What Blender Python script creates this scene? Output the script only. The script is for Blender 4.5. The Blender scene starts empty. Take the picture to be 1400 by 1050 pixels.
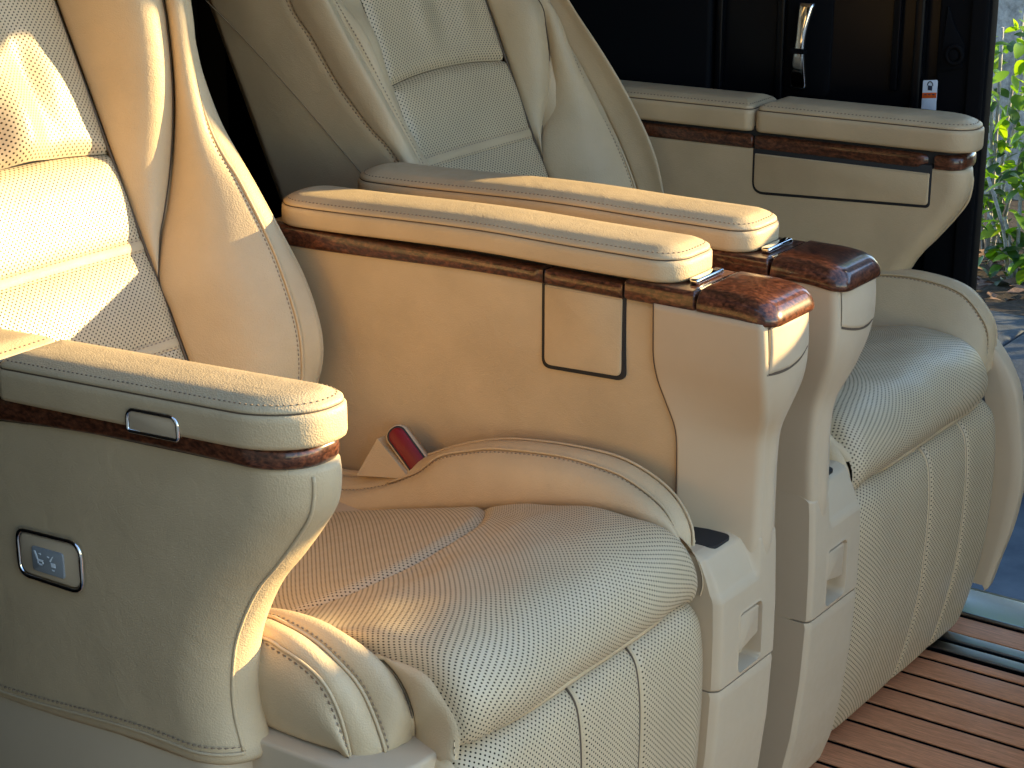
import bpy, math, random
import numpy as np
random.seed(7); rng = np.random.default_rng(7)
SC = bpy.context.scene
R_ = math.radians

# ------------------------------------------------------------------ camera
IMG_W, IMG_H, F_PX = 1400.0, 1050.0, 2718.0
PITCH, YAW = math.atan2(930, 2718), R_(35.5)
EYE = np.array([0.0, 0.0, 1.33])
_h = np.array([-math.sin(YAW), math.cos(YAW), 0]); _r = np.array([math.cos(YAW), math.sin(YAW), 0])
_a = _h * math.cos(PITCH) - np.array([0, 0, 1.0]) * math.sin(PITCH); _u = np.cross(_r, _a)
cd = bpy.data.cameras.new("camera"); cam = bpy.data.objects.new("camera", cd); SC.collection.objects.link(cam)
cam.location = EYE; cam.rotation_euler = (math.pi / 2 - PITCH, 0, YAW)
cd.sensor_width = 36; cd.lens = 36 * F_PX / IMG_W; cd.clip_end = 500; cd.clip_start = 0.05
SC.camera = cam

# ------------------------------------------------------------------ light
SUN_AZ, SUN_EL = 46.0, 16.0          # azimuth from +X (car's nose) towards +Y (far side)
w = bpy.data.worlds.new("World"); SC.world = w; w.use_nodes = True
nt = w.node_tree; bg = nt.nodes["Background"]; sky = nt.nodes.new("ShaderNodeTexSky")
sky.sky_type = 'NISHITA'; sky.sun_disc = False
sky.sun_elevation = R_(SUN_EL); sky.sun_rotation = R_(90 - SUN_AZ)
sky.air_density = 1.0; sky.dust_density = 0.0; sky.ozone_density = 1.5
nt.links.new(sky.outputs[0], bg.inputs[0]); bg.inputs[1].default_value = 0.138
sd = bpy.data.lights.new("sun", 'SUN'); sun = bpy.data.objects.new("sun", sd); SC.collection.objects.link(sun)
sd.energy = 3.15; sd.angle = R_(0.5); sd.color = (1.0, 0.785, 0.40)
from mathutils import Vector, Matrix
_sv = Vector((math.cos(R_(SUN_EL)) * math.cos(R_(SUN_AZ)), math.cos(R_(SUN_EL)) * math.sin(R_(SUN_AZ)), math.sin(R_(SUN_EL))))
sun.rotation_euler = (-_sv).to_track_quat('-Z', 'Y').to_euler(); sun.location = _sv * 20
SC.view_settings.view_transform = 'Standard'; SC.view_settings.look = 'None'
SC.view_settings.exposure = 2.36; SC.view_settings.gamma = 1.0
SC.cycles.use_denoising = True
try: SC.cycles.denoiser = 'OPENIMAGEDENOISE'
except Exception: pass
SC.cycles.max_bounces = 8; SC.cycles.diffuse_bounces = 5; SC.cycles.glossy_bounces = 4
SC.cycles.transmission_bounces = 4; SC.cycles.caustics_reflective = False; SC.cycles.caustics_refractive = False
SC.cycles.sample_clamp_indirect = 6.0

# ------------------------------------------------------------------ tracing helpers: picture point -> place in the car
def ray(u, v): return _a + _r * (u - 700) / F_PX - _u * (v - 525) / F_PX
def PX(u, v, x): d = ray(u, v); return EYE + d * (x - EYE[0]) / d[0]
def PY(u, v, y): d = ray(u, v); return EYE + d * (y - EYE[1]) / d[1]
def PZ(u, v, z): d = ray(u, v); return EYE + d * (z - EYE[2]) / d[2]
YN, YF = 1.72, 2.66                       # centre lines of the two seats
def near(p): return np.array([p[0], p[1] - YN, p[2]])
def far(p): return np.array([p[0], YF - p[1], p[2]])
def NY(u, v, y): return near(PY(u, v, y))
def FY(u, v, y): return far(PY(u, v, y))

# ------------------------------------------------------------------ scene helpers
class TX: origin = np.zeros(3); yc = 0.0; s = 1
def tag(o, label=None, cat=None, group=None, kind=None):
    if label: o['label'] = label
    if cat: o['category'] = cat
    if group: o['group'] = group
    if kind: o['kind'] = kind
    return o
def empty(name, loc):
    o = bpy.data.objects.new(name, None); SC.collection.objects.link(o); o.location = loc
    o.empty_display_size = 0.1
    return o
def mk(name, V, F, mat, parent=None, smooth=True, uv=None, kind=None, mats=None, fm=None):
    V = np.asarray(V, float); W = np.empty_like(V)
    W[:, 0] = V[:, 0] - TX.origin[0]; W[:, 1] = TX.yc + TX.s * V[:, 1] - TX.origin[1]; W[:, 2] = V[:, 2] - TX.origin[2]
    if TX.s < 0: F = [tuple(reversed(f)) for f in F]
    me = bpy.data.meshes.new(name); me.from_pydata(W.tolist(), [], [tuple(map(int, f)) for f in F])
    if uv is not None:
        li = np.empty(len(me.loops), int); me.loops.foreach_get("vertex_index", li)
        l = me.uv_layers.new(name="UVMap"); l.data.foreach_set("uv", np.asarray(uv, np.float32)[li].ravel())
    me.materials.append(mat)
    if smooth: me.polygons.foreach_set("use_smooth", np.ones(len(me.polygons), bool))
    me.update()
    o = bpy.data.objects.new(name, me); SC.collection.objects.link(o)
    if parent is not None: o.parent = parent
    if kind: o['kind'] = kind
    return o
def crom(P, n, fine=16):
    """Catmull-Rom through P, n points evenly spaced along its length"""
    P = np.asarray(P, float)
    if len(P) == 1: return np.repeat(P, n, 0)
    if len(P) > 2:
        Q = np.vstack([2 * P[0] - P[1], P, 2 * P[-1] - P[-2]]); out = []
        t = np.linspace(0, 1, fine, endpoint=False)[:, None]
        for i in range(len(P) - 1):
            a, b, c, d = Q[i:i + 4]
            out.append(0.5 * (2 * b + (c - a) * t + (2 * a - 5 * b + 4 * c - d) * t ** 2 + (3 * b - a - 3 * c + d) * t ** 3))
        D = np.vstack(out + [P[-1:]])
    else: D = P
    L = np.r_[0, np.cumsum(np.linalg.norm(np.diff(D, axis=0), axis=1))]
    if L[-1] < 1e-9: return np.repeat(D[:1], n if np.isscalar(n) else len(n), 0)
    s = (np.linspace(0, 1, n) if np.isscalar(n) else np.asarray(n)) * L[-1]
    return np.stack([np.interp(s, L, D[:, k]) for k in range(D.shape[1])], 1)
def cl(n, k=0.55):
    t = np.linspace(0, 1, n); return (1 - k) * t + k * (1 - np.cos(np.pi * t)) / 2
def normals(G):
    du = np.gradient(G, axis=1); dv = np.gradient(G, axis=0)
    N = np.cross(dv, du); l = np.linalg.norm(N, axis=2, keepdims=True); l[l < 1e-12] = 1
    return N / l
def gridF(nv, nu, flip=False):
    a = np.arange(nv * nu).reshape(nv, nu)
    q = np.stack([a[:-1, :-1], a[1:, :-1], a[1:, 1:], a[:-1, 1:]], -1).reshape(-1, 4)
    return (q[:, ::-1] if flip else q).tolist()
def arc(G, ax):
    d = np.linalg.norm(np.diff(G, axis=ax), axis=2); z = np.zeros_like(np.take(d, [0], ax))
    return np.concatenate([z, np.cumsum(d, axis=ax)], ax)
LAST = {}
def patch(name, curves, mat, parent, nu=60, nv=24, tuck=(.006, .006, .006, .006), tw=.018, out=(1, 0, .3),
          bulge=0.0, disp=None, uvo=(0, 0), kind=None):
    """upholstery panel through a row of 3-D curves; its four edges are tucked into the seams"""
    su, sv = cl(nu), cl(nv)
    A = np.stack([crom(c, su) for c in curves])
    G = np.stack([crom(A[:, i], sv) for i in range(nu)], 1)          # (nv, nu, 3)
    N = normals(G); flip = False
    if (N.mean((0, 1)) @ np.array(out)) < 0: N = -N; flip = True
    S = arc(G, 0); T = arc(G, 1); S1 = S[-1:] - S; T1 = T[:, -1:] - T
    off = np.zeros(S.shape)
    for e, d in ((S, tuck[0]), (S1, tuck[1]), (T, tuck[2]), (T1, tuck[3])):
        if d: off = np.minimum(off, -d * np.clip(1 - e / tw, 0, 1) ** 2.4) if d > 0 else off
    if bulge: off = off + bulge * 4 * (sv * (1 - sv))[:, None] * np.clip(4 * (su * (1 - su)), 0, 1)[None] ** .5
    if disp is not None: off = off + disp(S, T, G)
    H = G + N * off[..., None]
    uv = np.stack([S - S[-1:].mean() / 2 + uvo[0], T + uvo[1]], -1).reshape(-1, 2)
    o = mk(name, H.reshape(-1, 3), gridF(nv, nu, flip), mat, parent, uv=uv, kind=kind)
    LAST['G'], LAST['N'], LAST['S'], LAST['T'] = H, N, S, T
    return o
def off_line(dist, side=0, lift=0.0):
    """line on the last panel, dist metres in from side 0 (first curve), 1 (last), 2 (start), 3 (end)"""
    G, N, S, T = LAST['G'], LAST['N'], LAST['S'], LAST['T']
    if side in (2, 3): G = G.transpose(1, 0, 2); N = N.transpose(1, 0, 2); S = T.T
    pts, nn = [], []
    for i in range(G.shape[1]):
        s = S[:, i]; q = dist if side in (0, 2) else s[-1] - dist
        if q < 0 or q > s[-1]: continue
        pts.append([np.interp(q, s, G[:, i, k]) for k in range(3)]); nn.append([np.interp(q, s, N[:, i, k]) for k in range(3)])
    P, M = np.array(pts), np.array(nn)
    return P + M * lift, M
def tube(name, P, r, mat, parent, n=8, seg=None, closed=False, kind=None):
    P = np.asarray(P, float)
    if seg: P = crom(P, seg)
    m = len(P); T = np.gradient(P, axis=0)
    if closed: T = np.roll(P, -1, 0) - np.roll(P, 1, 0)
    T /= np.maximum(np.linalg.norm(T, axis=1, keepdims=True), 1e-9)
    ref = np.array([0.13, 0.31, 0.94]); ref = ref if abs(T.mean(0) @ ref) < .85 else np.array([.9, .4, .1])
    B = np.cross(T, ref); B /= np.maximum(np.linalg.norm(B, axis=1, keepdims=True), 1e-9); C = np.cross(B, T)
    a = np.linspace(0, 2 * np.pi, n, endpoint=False)
    V = (P[:, None] + r * (np.cos(a)[None, :, None] * B[:, None] + np.sin(a)[None, :, None] * C[:, None])).reshape(-1, 3)
    F = []
    for i in range(m if closed else m - 1):
        j = (i + 1) % m
        for k in range(n): F.append((i * n + k, i * n + (k + 1) % n, j * n + (k + 1) % n, j * n + k))
    if not closed: F += [tuple(range(n))[::-1], tuple((m - 1) * n + k for k in range(n))]
    return mk(name, V, F, mat, parent, kind=kind)
def stitches(P, N, parent, mat=None, ln=.0042, gap=.0026, r=.00085, lift=.0004):
    """row of single thread stitches lying on the leather"""
    P, N = np.asarray(P), np.asarray(N)
    L = np.r_[0, np.cumsum(np.linalg.norm(np.diff(P, axis=0), axis=1))]
    V, F = [], []; s = 0.002
    while s + ln < L[-1]:
        a = np.array([np.interp(s, L, P[:, k]) for k in range(3)]); b = np.array([np.interp(s + ln, L, P[:, k]) for k in range(3)])
        n = np.array([np.interp(s, L, N[:, k]) for k in range(3)]); n /= np.linalg.norm(n) + 1e-9
        t = b - a; t /= np.linalg.norm(t) + 1e-9; c = np.cross(n, t)
        i = len(V); mid = (a + b) / 2 + n * (lift + r)
        V += [a - c * r * .5, a + c * r * .5, mid - c * r, mid + c * r, b - c * r * .5, b + c * r * .5, mid - c * r - n * 2 * r, mid + c * r - n * 2 * r]
        F += [(i, i + 2, i + 3, i + 1), (i + 2, i + 4, i + 5, i + 3), (i, i + 6, i + 2), (i + 2, i + 6, i + 4), (i + 1, i + 3, i + 7), (i + 3, i + 5, i + 7)]
        s += ln + gap
    if V: return mk("stitching", V, F, mat or M['thread'], parent, smooth=False, kind='stuff')
def ring(x0, x1, y0, y1, r, k=8):
    """closed outline, r = corner radii (rear-y0, front-y0, front-y1, rear-y1); all rings have the same point count"""
    out = []
    lx, ly = (x1 - x0) / 2, (y1 - y0)
    for (cx, cy, a0), rr in zip(((x0, y0, 180), (x1, y0, 270), (x1, y1, 0), (x0, y1, 90)), r):
        rx, ry = rr if isinstance(rr, tuple) else (min(rr, ly * .4995),) * 2
        rx = max(min(rx, lx * .999), 1e-4); ry = max(min(ry, ly * .68), 1e-4)
        ox = cx + rx if cx == x0 else cx - rx; oy = cy + ry if cy == y0 else cy - ry
        for j in range(k + 1):
            t = R_(a0 + 90 * j / k); out.append((ox + rx * math.cos(t), oy + ry * math.sin(t)))
    return np.array(out)
def dense(ringpts, per=3):
    """subdivide straight runs a little so that warps stay smooth"""
    P = ringpts; Q = []
    for i in range(len(P)):
        a, b = P[i], P[(i + 1) % len(P)]; n = per if np.linalg.norm(b - a) > .03 else 1
        for j in range(n * 4 if n > 1 else 1): Q.append(a + (b - a) * j / (n * 4 if n > 1 else 1))
    return np.array(Q)
def stack(name, rings, mat, parent, cap=True, warp=None, smooth=True, pairs=0):
    """solid from closed rings (each an (n,3) array) stacked bottom to top"""
    n = len(rings[0]); V = np.vstack(rings); F = []
    for i in range(len(rings) - 1):
        for k in range(n): F.append((i * n + k, i * n + (k + 1) % n, (i + 1) * n + (k + 1) % n, (i + 1) * n + k))
    if cap: F += [tuple(range(n))[::-1], tuple((len(rings) - 1) * n + k for k in range(n))]
    if pairs:                                  # top closed by strips across it, so that a bent top still shades evenly
        F.pop(); b = (len(rings) - 1) * n; last = 4 * pairs + 3 * 23 - 1
        stop = pairs + 23
        for i in range(pairs // 2, stop): F.append((b + i, b + i + 1, b + last - i - 1, b + last - i))
        F.append(tuple(b + i for i in range(stop, last - stop + 1)))
        h = pairs // 2; F.append(tuple([b + i for i in range(last - h, n)] + [b + i for i in range(h + 1)]))
    if warp is not None: V = warp(V)
    return mk(name, V, F, mat, parent, smooth=smooth)
def pad(name, x0, x1, y0, y1, rad, z0, prof, mat, parent, warp=None, k=12):
    rs = []
    for ins, z in prof:
        p = ring(x0 + ins, x1 - ins, y0 + ins, y1 - ins, [rin(q, ins) for q in rad], k); p = dens_like(p)
        rs.append(np.c_[p, np.full(len(p), z0 + z)])
    o = stack(name, rs, mat, parent, warp=warp, pairs=k + 1); return o, [warp(r) if warp else r for r in rs]
def rin(q, ins):
    return tuple(max(a - ins, .001) for a in q) if isinstance(q, tuple) else max(q - ins, .001)
def dens_like(p):
    """same topology for every ring: split each of the four straight sides in 24"""
    n = len(p); k = n // 4; Q = []
    for i in range(n):
        Q.append(p[i])
        if i % k == k - 1:
            a, b = p[i], p[(i + 1) % n]
            for j in range(1, 24): Q.append(a + (b - a) * j / 24)
    return np.array(Q)
def rings_box(x0, x1, y0, y1, z0, z1, rad, bev, k=5, eb=None):
    """bevelled block as rings"""
    rs = []; eb = bev if eb is None else eb
    def add(ins, z):
        p = ring(x0 + ins, x1 - ins, y0 + ins, y1 - ins, [rin(q, ins) for q in rad], k); rs.append(np.c_[p, np.full(len(p), z)])
    for j in range(4): t = j / 3 * math.pi / 2; add(eb * (1 - math.sin(t)), z0 + eb * (1 - math.cos(t)))
    for j in range(4): t = j / 3 * math.pi / 2; add(bev * (1 - math.cos(t)), z1 - bev * (1 - math.sin(t)))
    return rs
def block(name, x0, x1, y0, y1, z0, z1, mat, parent=None, rad=None, bev=.003, warp=None, kind=None, smooth=True):
    o = stack(name, rings_box(x0, x1, y0, y1, z0, z1, rad or [bev] * 4, bev), mat, parent, warp=warp, smooth=False)
    if smooth:
        me = o.data; me.polygons.foreach_set("use_smooth", np.ones(len(me.polygons), bool))
        me.set_sharp_from_angle(angle=R_(50))
    if kind: o['kind'] = kind
    return o
def plate(name, poly, axis, c, th, mat, parent, bev=.0015, k=6, curve=None):
    """rounded plate: poly = list of (a, b, radius) in the plane normal to axis ('x','y'), front face at c, thickness th behind it (towards -sign)"""
    P = []
    m = len(poly)
    for i in range(m):
        a, b, r = poly[i]; p = np.array([a, b]); q0 = np.array(poly[i - 1][:2]); q1 = np.array(poly[(i + 1) % m][:2])
        d0 = (q0 - p) / np.linalg.norm(q0 - p); d1 = (q1 - p) / np.linalg.norm(q1 - p)
        ang = math.acos(max(-1, min(1, d0 @ d1))); L = r / math.tan(ang / 2)
        s, e = p + d0 * L, p + d1 * L
        for j in range(k + 1):
            t = j / k; P.append((1 - t) ** 2 * s + 2 * t * (1 - t) * p + t * t * e)
    P = np.array(P); cen = P.mean(0)
    nrm = np.roll(P, -1, 0) - np.roll(P, 1, 0); nrm = np.c_[nrm[:, 1], -nrm[:, 0]]; nrm /= np.linalg.norm(nrm, axis=1, keepdims=True) + 1e-9
    if ((P - cen) * nrm).sum() < 0: nrm = -nrm
    sg = 1 if th > 0 else -1; rs = []
    for ins, dp in ((0, abs(th)), (0, bev), (bev * .3, bev * .3), (bev, 0)):
        q = P - nrm * ins; col = np.full(len(q), c - sg * dp)
        if curve is not None: col = col + curve(q)
        rs.append(np.c_[col, q] if axis == 'x' else np.c_[q[:, :1], col, q[:, 1:]])
    n = len(P); V = np.vstack(rs); F = []
    for i in range(3):
        for kk in range(n): F.append((i * n + kk, i * n + (kk + 1) % n, (i + 1) * n + (kk + 1) % n, (i + 1) * n + kk))
    F.append(tuple(3 * n + kk for kk in range(n)))
    # orient outwards
    f = F[-1]; v = V[list(f)]; nn = np.zeros(3)
    for i in range(len(v)): nn += np.cross(v[i], v[(i + 1) % len(v)])
    ax = 0 if axis == 'x' else 1
    if nn[ax] * sg < 0: F = [tuple(reversed(q)) for q in F]
    o = mk(name, V, F, mat, parent, smooth=True); o.data.set_sharp_from_angle(angle=R_(40)); return o

# ------------------------------------------------------------------ materials
M = {}
def N_(nt, t, **kw):
    n = nt.nodes.new(t)
    for k, v in kw.items(): setattr(n, k, v)
    return n
def base(name, color, rough=.5, metal=0, spec=.5, coat=0, coat_r=.05):
    m = bpy.data.materials.new(name); m.use_nodes = True; b = m.node_tree.nodes["Principled BSDF"]
    b.inputs["Base Color"].default_value = (*color, 1); b.inputs["Roughness"].default_value = rough
    b.inputs["Metallic"].default_value = metal; b.inputs["Specular IOR Level"].default_value = spec
    b.inputs["Coat Weight"].default_value = coat; b.inputs["Coat Roughness"].default_value = coat_r
    M[name] = m; return m, m.node_tree, b
def grain(nt, b, col, scale=900, strength=.25, dist=.0006, var=.06, perf=False, wrinkle=.0):
    """leather: pebble relief, faint tonal drift; perf adds a staggered grid of punched holes in UV metres"""
    L = nt.links; tc = N_(nt, "ShaderNodeTexCoord")
    vo = N_(nt, "ShaderNodeTexVoronoi"); vo.inputs["Scale"].default_value = scale; L.new(tc.outputs["Object"], vo.inputs["Vector"])
    n1 = N_(nt, "ShaderNodeTexNoise"); n1.inputs["Scale"].default_value = 9; n1.inputs["Detail"].default_value = 4; L.new(tc.outputs["Object"], n1.inputs["Vector"])
    n2 = N_(nt, "ShaderNodeTexNoise"); n2.inputs["Scale"].default_value = 70; n2.inputs["Detail"].default_value = 5; L.new(tc.outputs["Object"], n2.inputs["Vector"])
    rp = N_(nt, "ShaderNodeMapRange"); rp.inputs[1].default_value = .3; rp.inputs[2].default_value = .7
    rp.inputs[3].default_value = 1 - var; rp.inputs[4].default_value = 1 + var; L.new(n1.outputs["Fac"], rp.inputs[0])
    mul = N_(nt, "ShaderNodeMix", data_type='RGBA', blend_type='MULTIPLY'); mul.inputs[0].default_value = 1
    mul.inputs[6].default_value = (*col, 1); L.new(rp.outputs[0], mul.inputs[7])
    h = N_(nt, "ShaderNodeMath", operation='MULTIPLY_ADD'); L.new(n2.outputs["Fac"], h.inputs[0]); h.inputs[1].default_value = .8; L.new(vo.outputs["Distance"], h.inputs[2])
    color, height = mul.outputs[2], h.outputs[0]
    rr = N_(nt, "ShaderNodeMapRange"); rr.inputs[1].default_value = .35; rr.inputs[2].default_value = .65
    r0 = b.inputs["Roughness"].default_value; rr.inputs[3].default_value = r0 - .06; rr.inputs[4].default_value = r0 + .07
    L.new(n2.outputs["Fac"], rr.inputs[0]); L.new(rr.outputs[0], b.inputs["Roughness"])
    if perf:
        P1, P2, RAD = .0076, .0076, .00114
        dd = []
        for o in (0.0, 0.5):
            sc = N_(nt, "ShaderNodeVectorMath", operation='MULTIPLY_ADD'); L.new(tc.outputs["UV"], sc.inputs[0])
            sc.inputs[1].default_value = (1 / P1, 1 / P2, 0); sc.inputs[2].default_value = (o + 200, o + 200, 0)
            fr = N_(nt, "ShaderNodeVectorMath", operation='FRACTION'); L.new(sc.outputs[0], fr.inputs[0])
            sb = N_(nt, "ShaderNodeVectorMath", operation='SUBTRACT'); L.new(fr.outputs[0], sb.inputs[0]); sb.inputs[1].default_value = (.5, .5, 0)
            ln = N_(nt, "ShaderNodeVectorMath", operation='LENGTH'); L.new(sb.outputs[0], ln.inputs[0]); dd.append(ln.outputs["Value"])
        mn = N_(nt, "ShaderNodeMath", operation='MINIMUM'); L.new(dd[0], mn.inputs[0]); L.new(dd[1], mn.inputs[1])
        mr = N_(nt, "ShaderNodeMapRange"); mr.interpolation_type = 'SMOOTHSTEP'; L.new(mn.outputs[0], mr.inputs[0])
        q = RAD / P1; mr.inputs[1].default_value = q * .8; mr.inputs[2].default_value = q * 1.25
        mx = N_(nt, "ShaderNodeMix", data_type='RGBA'); L.new(mr.outputs[0], mx.inputs[0]); mx.inputs[6].default_value = (.009, .0065, .0045, 1); L.new(color, mx.inputs[7])
        color = mx.outputs[2]
        ad = N_(nt, "ShaderNodeMath", operation='MULTIPLY_ADD'); L.new(mr.outputs[0], ad.inputs[0]); ad.inputs[1].default_value = 2.2; L.new(height, ad.inputs[2]); height = ad.outputs[0]
        sp = N_(nt, "ShaderNodeMath", operation='MULTIPLY'); L.new(mr.outputs[0], sp.inputs[0]); sp.inputs[1].default_value = b.inputs["Specular IOR Level"].default_value
        L.new(sp.outputs[0], b.inputs["Specular IOR Level"])
    L.new(color, b.inputs["Base Color"])
    n3 = N_(nt, "ShaderNodeTexNoise"); n3.inputs["Scale"].default_value = 26; n3.inputs["Detail"].default_value = 3; n3.inputs["Distortion"].default_value = 1.2; L.new(tc.outputs["Object"], n3.inputs["Vector"])
    b0 = N_(nt, "ShaderNodeBump"); b0.inputs["Strength"].default_value = wrinkle; b0.inputs["Distance"].default_value = .004; L.new(n3.outputs["Fac"], b0.inputs["Height"])
    bp = N_(nt, "ShaderNodeBump"); bp.inputs["Strength"].default_value = strength; bp.inputs["Distance"].default_value = dist
    L.new(b0.outputs[0], bp.inputs["Normal"]); L.new(height, bp.inputs["Height"]); L.new(bp.outputs[0], b.inputs["Normal"])
TAN = (.55, .397, .232)
m, n, b = base("leather", TAN, .50, spec=.32); grain(n, b, TAN, 480, .42, .0008, .085, wrinkle=.22)
PERF = (.55, .412, .25)
m, n, b = base("perforated_leather", PERF, .42, spec=.5); grain(n, b, PERF, 600, .3, .0006, .05, perf=True, wrinkle=.14)
PL = (.53, .395, .255)
m, n, b = base("beige_plastic", PL, .55, spec=.3); grain(n, b, PL, 1500, .12, .0003, .03)
base("thread", (.24, .165, .10), .7)
base("seam_dark", (.10, .065, .038), .8)  # dark brown thread tone of seam lines and joints
base("gap_black", (.012, .011, .011), .7)
base("chrome", (.86, .87, .88), .07, metal=1)
base("gloss_black", (.003, .0035, .005), .28, spec=.18)
base("satin_black", (.006, .0065, .008), .6, spec=.04)
base("rubber", (.008, .008, .009), .85, spec=.03)
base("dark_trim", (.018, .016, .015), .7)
base("steel", (.22, .24, .26), .3, metal=1)
base("bright_steel", (.30, .32, .33), .25, metal=1)
base("red_button", (.17, .002, .007), .4, spec=.35)
base("screen_grey", (.27, .28, .285), .25, spec=.5)
base("icon_white", (.85, .87, .88), .5)
base("sticker_white", (.62, .7, .82), .5)
base("sticker_orange", (.62, .10, .012), .5)
base("ink_dark", (.02, .03, .06), .5)
base("headliner", (.5, .45, .38), .8)
m, n, b = base("burl_wood", (.09, .028, .012), .3, spec=.3, coat=.55, coat_r=.04)
def wood_nodes(nt, b, c0, c1, scl, stretch, dist=2.5, dark=.45):
    L = nt.links; tc = N_(nt, "ShaderNodeTexCoord"); mp = N_(nt, "ShaderNodeMapping"); mp.inputs["Scale"].default_value = stretch
    L.new(tc.outputs["Object"], mp.inputs[0])
    a = N_(nt, "ShaderNodeTexNoise"); a.inputs["Scale"].default_value = scl; a.inputs["Detail"].default_value = 8; a.inputs["Roughness"].default_value = .65; a.inputs["Distortion"].default_value = dist
    L.new(mp.outputs[0], a.inputs["Vector"])
    c = N_(nt, "ShaderNodeTexNoise"); c.inputs["Scale"].default_value = scl * 6; c.inputs["Detail"].default_value = 6; L.new(mp.outputs[0], c.inputs["Vector"])
    r = N_(nt, "ShaderNodeValToRGB"); r.color_ramp.elements[0].position = .32; r.color_ramp.elements[1].position = .68
    r.color_ramp.elements[0].color = (*c0, 1); r.color_ramp.elements[1].color = (*c1, 1); L.new(a.outputs["Fac"], r.inputs[0])
    m2 = N_(nt, "ShaderNodeMapRange"); m2.inputs[1].default_value = .35; m2.inputs[2].default_value = .65; m2.inputs[3].default_value = dark; m2.inputs[4].default_value = 1.15; L.new(c.outputs["Fac"], m2.inputs[0])
    mu = N_(nt, "ShaderNodeMix", data_type='RGBA', blend_type='MULTIPLY'); mu.inputs[0].default_value = 1; L.new(r.outputs[0], mu.inputs[6]); L.new(m2.outputs[0], mu.inputs[7])
    L.new(mu.outputs[2], b.inputs["Base Color"]); return a, tc
wood_nodes(n, b, (.034, .010, .006), (.20, .066, .030), 24, (1, 1.5, 2.0), 3.5, .35)
m, n, b = base("teak", (.27, .115, .06), .5, spec=.35)
a, tc = wood_nodes(n, b, (.54, .195, .078), (.78, .315, .14), 9, (1.2, 26, 8), .8, .75)
inf = N_(n, "ShaderNodeObjectInfo"); cb = N_(n, "ShaderNodeCombineXYZ"); ml = N_(n, "ShaderNodeMath", operation='MULTIPLY'); ml.inputs[1].default_value = 40
n.links.new(inf.outputs["Random"], ml.inputs[0]); n.links.new(ml.outputs[0], cb.inputs[0]); n.links.new(ml.outputs[0], cb.inputs[2])
ad = N_(n, "ShaderNodeVectorMath", operation='ADD'); n.links.new(tc.outputs["Object"], ad.inputs[0]); n.links.new(cb.outputs[0], ad.inputs[1])
for l in list(n.links):
    if l.to_node.bl_idname == "ShaderNodeMapping" and l.to_socket.name == "Vector": n.links.remove(l)
mpn = [q for q in n.nodes if q.bl_idname == "ShaderNodeMapping"][0]; n.links.new(ad.outputs[0], mpn.inputs[0])
def mottled(name, c0, c1, scale, rough, bump=.4, dist=.01, spec=.3):
    m, nt, b = base(name, c0, rough, spec=spec); L = nt.links; tc = N_(nt, "ShaderNodeTexCoord")
    a = N_(nt, "ShaderNodeTexNoise"); a.inputs["Scale"].default_value = scale; a.inputs["Detail"].default_value = 9; a.inputs["Roughness"].default_value = .7; L.new(tc.outputs["Object"], a.inputs["Vector"])
    r = N_(nt, "ShaderNodeValToRGB"); r.color_ramp.elements[0].position = .35; r.color_ramp.elements[1].position = .65
    r.color_ramp.elements[0].color = (*c0, 1); r.color_ramp.elements[1].color = (*c1, 1); L.new(a.outputs["Fac"], r.inputs[0]); L.new(r.outputs[0], b.inputs["Base Color"])
    bp = N_(nt, "ShaderNodeBump"); bp.inputs["Strength"].default_value = bump; bp.inputs["Distance"].default_value = dist; L.new(a.outputs["Fac"], bp.inputs["Height"]); L.new(bp.outputs[0], b.inputs["Normal"])
mottled("paving", (.044, .056, .072), (.085, .10, .118), 5, .8)
mottled("kerb_stone", (.022, .027, .035), (.055, .062, .075), 22, .8)
mottled("blocker_grey", (.045, .058, .085), (.06, .075, .105), 8, .85)
mottled("soil", (.03, .022, .016), (.075, .05, .035), 30, .95)
mottled("bark", (.22, .21, .20), (.5, .48, .46), 26, .85, .8, .02)
mottled("dead_leaf", (.09, .05, .035), (.2, .12, .09), 30, .7)
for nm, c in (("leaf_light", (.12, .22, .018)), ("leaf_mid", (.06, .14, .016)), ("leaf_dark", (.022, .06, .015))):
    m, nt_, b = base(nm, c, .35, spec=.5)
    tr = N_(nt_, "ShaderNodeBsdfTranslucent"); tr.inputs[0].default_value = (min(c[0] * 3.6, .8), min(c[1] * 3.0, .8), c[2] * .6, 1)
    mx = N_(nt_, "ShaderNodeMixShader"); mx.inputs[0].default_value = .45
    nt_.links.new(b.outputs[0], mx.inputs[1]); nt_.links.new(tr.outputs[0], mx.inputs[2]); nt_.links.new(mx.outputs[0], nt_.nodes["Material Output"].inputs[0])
# ------------------------------------------------------------------ setting: van floor, door, body, outside
TX.origin = np.zeros(3); TX.yc = 0; TX.s = 1
def box_(a, b):
    (x0, y0, z0), (x1, y1, z1) = a, b
    V = [(x0, y0, z0), (x1, y0, z0), (x1, y1, z0), (x0, y1, z0), (x0, y0, z1), (x1, y0, z1), (x1, y1, z1), (x0, y1, z1)]
    return V, [(3, 2, 1, 0), (4, 5, 6, 7), (0, 1, 5, 4), (1, 2, 6, 5), (2, 3, 7, 6), (3, 0, 4, 7)]
FLZ = -.160
ground = mk("ground", [(-60, -60, -.62), (60, -60, -.62), (60, 60, -.62), (-60, 60, -.62)], [(0, 1, 2, 3)], M['paving'], smooth=False); ground['kind'] = 'structure'
floor = block("van_floor", -3.3, 1.0, 1.12, 3.06, FLZ - .06, FLZ - .006, M['rubber'], bev=.004); floor['kind'] = 'structure'
def lines_y(u, v): return PZ(u, v, FLZ)[1]
yl = [2.542, 2.610, 2.675, 2.740, 2.806, 2.840]
ys_ = [1.14 + .0662 * i for i in range(22)]
ys_ = [y for y in ys_ if y < 2.52] + yl
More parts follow.
